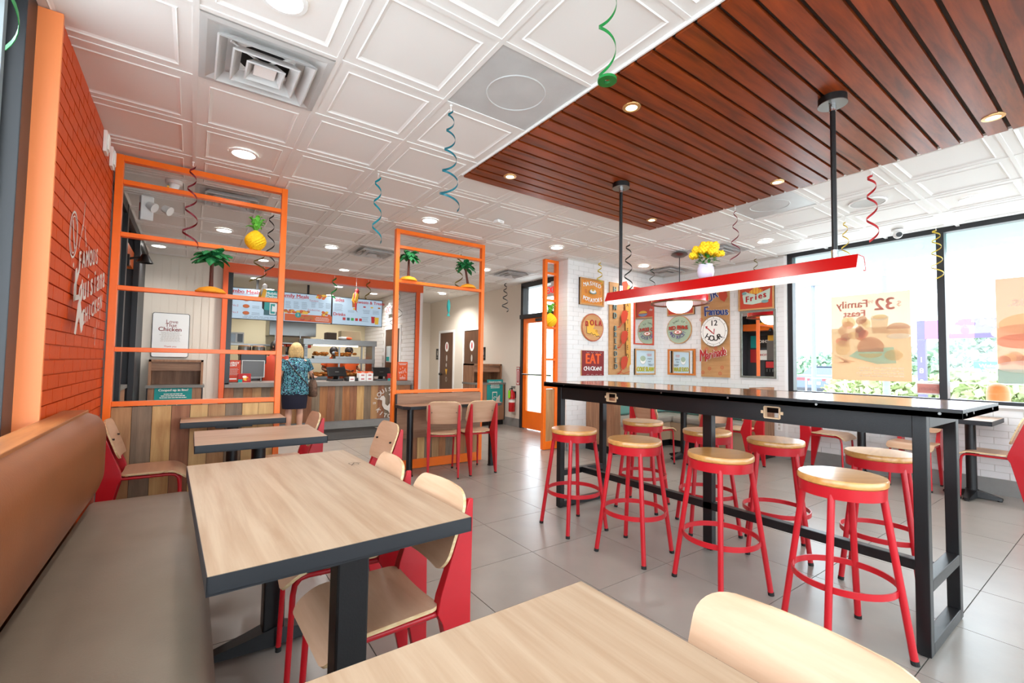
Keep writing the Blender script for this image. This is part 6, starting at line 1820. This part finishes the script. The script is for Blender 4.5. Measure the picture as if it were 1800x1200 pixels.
streamer('thick green curled streamer at the top edge near the wood slats', 1.245, 1.16, 0.44, 0.034, 0.030, 3.6, 'green', 0.014, curl=True)
streamer('maroon spiral streamer in front of the tall orange screen', -0.045, 4.25, 0.66, 0.018, 0.055, 6.0, 'maroon', 0.016)
streamer('red spiral streamer nearest the lamp rod by the window', 4.2, 1.19, 0.54, 0.025, 0.04, 4.6, 'red', 0.02)
streamer('dark red spiral streamer near the yellow flowers', 4.19, 2.25, 0.52, 0.012, 0.05, 5.0, 'maroon', 0.012)
streamer('gold spiral streamer against the dark window mullion', 6.42, 1.27, 0.55, 0.03, 0.055, 6.0, 'gold', 0.014)
streamer('black and gold spiral streamer beside the exit door transom', 4.75, 6.95, 0.56, 0.02, 0.07, 6.0, 'black', 0.02)
streamer('gold spiral streamer above the mashed potatoes sign', 4.83, 4.62, 0.36, 0.02, 0.05, 4.5, 'gold', 0.018)
streamer('dark spiral streamer near the cord of the globe pendant', 5.75, 4.40, 0.55, 0.03, 0.06, 5.0, 'black', 0.016)
streamer('dark green spiral streamer just behind the far lamp rod', 4.36, 3.69, 0.72, 0.03, 0.06, 5.4, 'black', 0.02)
streamer('gold spiral streamer behind the near lamp rod', 5.38, 1.75, 0.42, 0.016, 0.04, 4.5, 'gold', 0.014)
streamer('gold spiral streamer over the fries sign', 6.30, 3.10, 0.36, 0.02, 0.04, 4.0, 'olive', 0.014)
streamer('black spiral streamer behind the large paper pineapple', 0.62, 5.2, 0.62, 0.02, 0.05, 5.0, 'black', 0.016)
streamer('olive gold streamer in front of the kitchen beam', 0.75, 7.4, 0.42, 0.06, 0.12, 2.2, 'olive', 0.02)
streamer('olive spiral streamer behind the leaning paper palm', 2.98, 5.5, 0.5, 0.03, 0.06, 4.0, 'olive', 0.02)
streamer('green spiral streamer hung from the kitchen beam', 2.02, 8.33, 0.40, 0.03, 0.06, 2.6, 'green', 0.03, ztop=2.72)
streamer('gold and black streamer hung from the kitchen beam by the parrot', 2.62, 8.33, 0.36, 0.03, 0.06, 2.4, 'olive', 0.025, ztop=2.72)
streamer('black wiry streamer hung before the sides menu', 3.18, 8.33, 0.85, 0.03, 0.14, 4.0, 'black', 0.012, ztop=2.72)
streamer('green streamer end hanging in front of the far left window', -0.345, 1.20, 0.93, 0.02, 0.06, 5.6, 'green', 0.010, ph=2.2)
# hanging paper birds
def bird(label, x, y, z, body, wing, tail, s=1.0):
    t = thing('paper_bird', label, 'ornament', (x, y, z), 0.4, 'hanging paper birds')
    MB().ball((0, 0, 0), (0.035 * s, 0.03 * s, 0.08 * s), 14, 10).ball((0.012 * s, 0, 0.085 * s), (0.03 * s, 0.026 * s, 0.032 * s), 12, 8).build('body', body, t, smooth=60)
    MB().prism([(0.035 * s, 0.09 * s), (0.06 * s, 0.075 * s), (0.036 * s, 0.07 * s)], -0.008 * s, 0.008 * s, 'Y').build('beak', M_blkp, t)
    for q in (-1, 1): MB().prism([(-0.02 * s, 0.05 * s), (0.02 * s, 0.04 * s), (-0.01 * s, -0.10 * s), (-0.05 * s, -0.06 * s)], 0.028 * q * s, 0.034 * q * s, 'Y').build('wing', wing, t)
    MB().prism([(-0.015 * s, -0.06 * s), (0.015 * s, -0.06 * s), (0.01 * s, -0.20 * s), (0.03 * s, -0.22 * s), (-0.01 * s, -0.19 * s)], -0.004 * s, 0.004 * s, 'Y').build('tail', tail, t)
    MB().cyl((0, 0, 0.1 * s), (0, 0, H - z), 0.0015, n=5).build('thread', M_white, t)
bird('white paper cockatoo hanging in front of the left menu screen', 0.84, 7.6, 2.21, M_white, M_yelp, M_blkp, 1.2)
bird('red paper parrot hanging in front of the menu screens', 2.28, 7.9, 2.33, M_redp, M_yelp, M_redp, 1.2)
t = thing('paper_fish', 'teal paper fish hanging behind the middle screen', 'ornament', (3.6, 7.0, 2.19), 0.5)
MB().lathe([(0.001, -0.13), (0.03, -0.08), (0.045, 0.0), (0.035, 0.08), (0.001, 0.13)], 12, sx=1, sy=0.5).build('body', M_tealp, t, smooth=60)
MB().prism([(0, -0.1), (0.05, -0.17), (-0.05, -0.17)], -0.004, 0.004, 'Y').build('tail', M_tealp, t)
MB().cyl((0, 0, 0.12), (0, 0, H - 2.19), 0.0015, n=5).build('thread', M_white, t)

# ------------------------------------------------------------------ ceiling fittings
t = thing('security_camera', 'white dome camera on the ceiling at the window head', 'camera', (6.25, 1.55, H), 0)
MB().lathe([(0.055, 0), (0.055, -0.02), (0.04, -0.03), (0.001, -0.031)][::-1], 20).build('mount', M_white, t, smooth=40)
MB().ball((-0.01, -0.005, -0.055), 0.042, 16, 10).build('ball_body', M_white, t, smooth=60)
MB().cyl((-0.035, -0.02, -0.06), (-0.055, -0.03, -0.064), 0.026, n=16).build('lens', M_blackg, t)
t = thing('smoke_sensor', 'small white sensor box on the ceiling beyond the middle screen', 'sensor', (2.63, 3.99, H), 0.2)
MB().box(-0.05, 0.05, -0.035, 0.035, -0.028, 0.004).build('case', M_white, t, bevel=0.008)
MB().box(-0.02, 0.02, -0.036, -0.035, -0.02, -0.01).build('slot', M_greyp, t)
t = thing('strobe_alarm', 'white cup-shaped ceiling device inside the tall screen', 'alarm', (-0.18, 4.83, H), 0)
MB().lathe([(0.001, -0.085), (0.035, -0.085), (0.042, -0.03), (0.06, -0.025), (0.062, 0.004), (0.001, 0.004)], 24).build('cup', M_white, t, smooth=40)
MB().box(-0.045, -0.03, -0.035, -0.015, -0.07, -0.055).build('yellow_mark', M_yelp, t)
t = thing('emergency_light', 'white twin-head emergency light at the ceiling by the charcoal wall', 'emergency light', (-0.40, 5.45, H - 0.11), 0.3)
MB().box(-0.05, 0.05, -0.03, 0.03, -0.12, 0.11).build('housing', M_white, t, bevel=0.008)
for s in (-1, 1):
    MB().cyl((0.06 * s + 0.07, -0.02, 0.03), (0.06 * s + 0.11, -0.06, 0.0), 0.035, 0.045, n=16).build('lamp_head', M_white, t, smooth=40)
MB().box(-0.052, -0.05, -0.01, 0.01, -0.04, 0.04).build('red_mark', M_redp, t)
t = thing('ceiling_speaker', 'round flush ceiling speaker beside the red streamer', 'speaker', (5.0, 1.45, H), 0)
MB().lathe([(0.001, -0.002), (0.11, -0.003), (0.12, -0.006), (0.13, -0.002), (0.13, 0.006)], 32).build('grille', mat('speaker_grey', (198, 198, 196), 0.6), t, smooth=40)
MB().lathe([(0.13, -0.007), (0.142, -0.004), (0.142, 0.006), (0.13, 0.006), (0.13, -0.007)], 32).build('rim', M_white, t, smooth=40)
t = thing('wall_fixture', 'black shaded lamp arm on the charcoal wall', 'fixture', (-0.57, 6.2, 2.25), 0)
MB().box(-0.02, 0.0, -0.04, 0.04, -0.06, 0.06).build('wall_plate', M_blackg, t)
MB().cyl((0, 0, 0.02), (0.10, 0.05, 0.06), 0.012, n=8).build('arm', M_blackg, t)
MB().lathe([(0.03, 0.09), (0.075, 0.0), (0.07, 0.0), (0.026, 0.085), (0.03, 0.09)], 20, c=(0.12, 0.06, 0.0)).build('shade', M_blackg, t, smooth=40)

# ------------------------------------------------------------------ outside
GZ = -0.18
gr = struct('ground', MB().box(6.78, 90, -70, 90, GZ - 0.1, GZ), mat('asphalt', (214, 213, 210), 0.9, var=0.05, scale=0.6))  # asphalt colour raised so the ground bounces more daylight onto the ceiling
gr['label'] = 'asphalt car park outside the window, paled to bounce daylight indoors'
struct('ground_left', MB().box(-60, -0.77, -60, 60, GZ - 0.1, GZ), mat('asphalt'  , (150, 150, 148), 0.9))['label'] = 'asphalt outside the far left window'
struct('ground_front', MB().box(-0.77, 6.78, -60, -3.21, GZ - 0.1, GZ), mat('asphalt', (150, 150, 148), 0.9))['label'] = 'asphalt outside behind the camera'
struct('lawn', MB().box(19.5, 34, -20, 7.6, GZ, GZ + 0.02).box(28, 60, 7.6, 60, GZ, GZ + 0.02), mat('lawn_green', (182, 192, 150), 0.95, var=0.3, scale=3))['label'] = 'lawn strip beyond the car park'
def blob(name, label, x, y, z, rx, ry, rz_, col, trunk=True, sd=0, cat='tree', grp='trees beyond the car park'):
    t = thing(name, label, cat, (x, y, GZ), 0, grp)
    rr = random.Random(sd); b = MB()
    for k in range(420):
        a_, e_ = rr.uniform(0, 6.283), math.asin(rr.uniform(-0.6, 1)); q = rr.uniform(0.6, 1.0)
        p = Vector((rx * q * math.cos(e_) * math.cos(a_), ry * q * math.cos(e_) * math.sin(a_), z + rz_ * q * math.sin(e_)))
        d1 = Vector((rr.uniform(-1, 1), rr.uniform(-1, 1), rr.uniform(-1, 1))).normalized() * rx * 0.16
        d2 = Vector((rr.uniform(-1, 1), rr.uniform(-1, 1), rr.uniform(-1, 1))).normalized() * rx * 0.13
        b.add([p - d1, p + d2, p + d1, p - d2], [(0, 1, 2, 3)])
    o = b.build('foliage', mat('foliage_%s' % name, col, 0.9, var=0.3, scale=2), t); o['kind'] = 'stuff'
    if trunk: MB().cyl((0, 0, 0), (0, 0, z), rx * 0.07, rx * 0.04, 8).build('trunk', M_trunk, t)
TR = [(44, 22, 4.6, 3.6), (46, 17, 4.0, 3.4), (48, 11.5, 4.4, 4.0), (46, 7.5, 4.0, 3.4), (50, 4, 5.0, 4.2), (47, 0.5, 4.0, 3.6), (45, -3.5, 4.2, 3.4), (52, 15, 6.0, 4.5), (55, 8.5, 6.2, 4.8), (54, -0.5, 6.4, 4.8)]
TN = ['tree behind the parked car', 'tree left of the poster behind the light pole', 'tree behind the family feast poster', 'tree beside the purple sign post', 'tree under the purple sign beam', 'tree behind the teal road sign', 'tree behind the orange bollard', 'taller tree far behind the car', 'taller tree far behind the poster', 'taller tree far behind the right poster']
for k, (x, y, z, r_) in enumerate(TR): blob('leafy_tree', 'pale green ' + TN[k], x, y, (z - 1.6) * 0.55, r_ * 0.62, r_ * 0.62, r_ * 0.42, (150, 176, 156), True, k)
SH = [(20.5, 6.6, 0.5, 0.9, 'pale shrub beside the parked car'), (20.5, 5.2, 0.5, 1.0, 'pale shrub under the family feast poster'), (21, 3.4, 0.7, 1.1, 'shrub beside the white fence'), (21.5, 4.5, 0.6, 0.9, 'shrub next to the purple sign post'), (22, 2.2, 0.8, 1.2, 'shrub left of the orange bollard')]
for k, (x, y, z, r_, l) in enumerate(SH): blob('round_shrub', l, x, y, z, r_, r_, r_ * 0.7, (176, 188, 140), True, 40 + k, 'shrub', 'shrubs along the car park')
def lightpole(label, x, y, h, arm):
    t = thing('light_pole', label, 'light pole', (x, y, GZ), 0, 'car park light poles')
    MB().cyl((0, 0, 0), (0, 0, h), 0.09, 0.07, 12).build('pole', mat('pole_grey', (110, 118, 132), 0.5), t, smooth=40)
    MB().box(-0.2, 0.2, -0.2, 0.2, 0, 0.35).build('plinth', mat('pole_plinth', (90, 92, 100), 0.8), t)
    MB().box(-0.15, 0.15, -arm, 0.35, h, h + 0.16).build('lamp_head', mat('pole_head', (130, 140, 156), 0.5), t)
lightpole('light pole with flat lamp head left of the family feast poster', 19.5, 7.43, 4.55, 0.35)
lightpole('tall thin light pole rising behind the family feast poster', 17.0, 4.55, 9.0, 0.6)
pg = thing('purple_gantry', 'purple clearance bar on a dark post outside the window', 'gantry', (19.0, 0, GZ), 0)
MB().box(-0.1, 0.1, 4.06, 4.26, 0, 2.95).build('post', mat('gantry_post', (92, 88, 118), 0.6), pg)
MB().box(-0.1, 0.1, 2.95, 4.06, 2.36, 2.94).box(-0.1, 0.1, 2.1, 2.95, 2.36, 2.94, 1).box(-0.1, 0.1, 1.0, 2.1, 2.36, 2.94).build('beam', [mat('gantry_purple', (170, 96, 190), 0.6), mat('gantry_dark', (84, 76, 116), 0.6)], pg)
a = Art()
rr = random.Random(2)
for k in range(9): a.ell(-2.2 - rr.uniform(0, 0.6), 2.75 + rr.uniform(-0.05, 0.12), 0.05, 0.06, M_whitep, n=8)
for k, s_ in enumerate('180'): a.text(s_, -4.16, 1.7 - 0.35 * k, 0.22, M_whitep)
a.build('markings', pg, (-0.1, 0, 0), RX['-X'])
t = thing('road_sign', 'teal road sign on posts beyond the window', 'road sign', (26.0, 3.55, GZ), 0)
MB().box(-0.03, 0.03, -0.55, 0.55, 1.2, 1.75).build('panel', mat('sign_teal', (40, 170, 160), 0.6), t)
a = Art(); a.text('Welcome', 0, 1.58, 0.2, M_whitep); a.lines(-0.4, 0.4, 1.28, 1.45, 2, M_whitep); a.build('lettering', t, (-0.03, 0, 0), RX['-X'])
for s in (-0.45, 0.45): MB().cyl((0, s, 0), (0, s, 1.2), 0.03, n=8).build('post', M_white, t)
fe = thing('wire_fence', 'thin white fence along the lawn outside', 'fence', (18.2, 0, GZ), 0)
for k in range(12): MB().cyl((0, -6 + 1.2 * k, 0), (0, -6 + 1.2 * k, 1.05), 0.025, n=8).build('fence_post', M_white, fe)
for z in (0.5, 1.03): MB().cyl((0, -6, z), (0, 7.2, z), 0.014, n=6).build('fence_wire', M_white, fe)
t = thing('bollard', 'orange bollard standing just outside the window', 'bollard', (7.7, 1.02, GZ), 0)
MB().lathe([(0.10, 0), (0.10, 1.16), (0.085, 1.22), (0.05, 1.25), (0.001, 1.26)], 24).build('sleeve', mat('bollard_orange', (240, 110, 50), 0.5), t, smooth=50)
MB().lathe([(0.1015, 0.36), (0.1015, 0.40)], 24).build('white_band', M_white, t, smooth=40)
# parked car, rear towards the window
cr = thing('parked_car', 'dark grey-blue sedan parked outside, seen from behind', 'car', (23.5, 8.95, GZ), 0)
M_car = mat('car_paint', (84, 96, 116), 0.25, 0.3, coat=0.5)
def car_ring(x, zl, zr, hwl, hwr):
    return [(x, -hwl, zl), (x, -hwl * 1.03, (zl + zr) / 2), (x, -hwr, zr), (x, hwr, zr), (x, hwl * 1.03, (zl + zr) / 2), (x, hwl, zl)]
rings = [car_ring(0.0, 0.45, 0.80, 0.82, 0.72), car_ring(0.06, 0.28, 1.02, 0.88, 0.76), car_ring(0.5, 0.24, 1.08, 0.9, 0.78), car_ring(1.5, 0.22, 1.02, 0.92, 0.82), (car_ring(3.2, 0.22, 1.0, 0.92, 0.82)), car_ring(4.3, 0.26, 0.86, 0.88, 0.74), car_ring(4.55, 0.38, 0.70, 0.78, 0.64)]
b = MB(); vs = [p for r_ in rings for p in r_]; fs = []
for i in range(len(rings) - 1):
    for j in range(6): fs.append((6 * i + j, 6 * i + (j + 1) % 6, 6 * i + 6 + (j + 1) % 6, 6 * i + 6 + j))
fs += [(5, 4, 3, 2, 1, 0), tuple(range(36, 42))]
b.add(vs, fs).build('body', M_car, cr, bevel=0.03)
cabp = [(0.45, 1.07), (1.0, 1.42), (1.4, 1.47), (2.3, 1.44), (3.1, 1.0)]
b = MB(); n = len(cabp)
vs = [(x, -0.72 + 0.16 * (z - 1.0) / 0.47, z) for x, z in cabp] + [(x, 0.72 - 0.16 * (z - 1.0) / 0.47, z) for x, z in cabp]
b.add(vs, [tuple(range(n)), tuple(range(2 * n - 1, n - 1, -1))] + [(i, i + n, i + 1 + n, i + 1) for i in range(n - 1)], 0).build('cabin', mat('car_glass', (60, 70, 84), 0.1), cr)
MB().box(1.0, 2.3, -0.57, 0.57, 1.45, 1.48).build('roof', M_car, cr)
for s in (-1, 1):
    MB().box(-0.012, 0.2, 0.42 * s - 0.22, 0.42 * s + 0.22 + 0.12 * s, 0.80, 0.93).build('tail_light', mat('tail_red', (214, 60, 66), 0.3), cr)
    for x in (0.85, 3.6):
        o = MB().tube([(x, 0.72 * s, 0.32), (x, 0.93 * s, 0.32)], 0.32, 24).build('tyre', M_rub, cr, smooth=40)
        MB().tube([(x, 0.9 * s, 0.32), (x, 0.94 * s, 0.32)], 0.2, 18).build('wheel_rim', M_steel, o, smooth=40)
MB().box(-0.02, 0.0, -0.25, 0.25, 0.62, 0.76).build('number_plate', M_white, cr)
MB().box(-0.04, 0.05, -0.85, 0.85, 0.30, 0.46).build('bumper', mat('bumper_dark', (52, 56, 64), 0.5), cr, bevel=0.02)
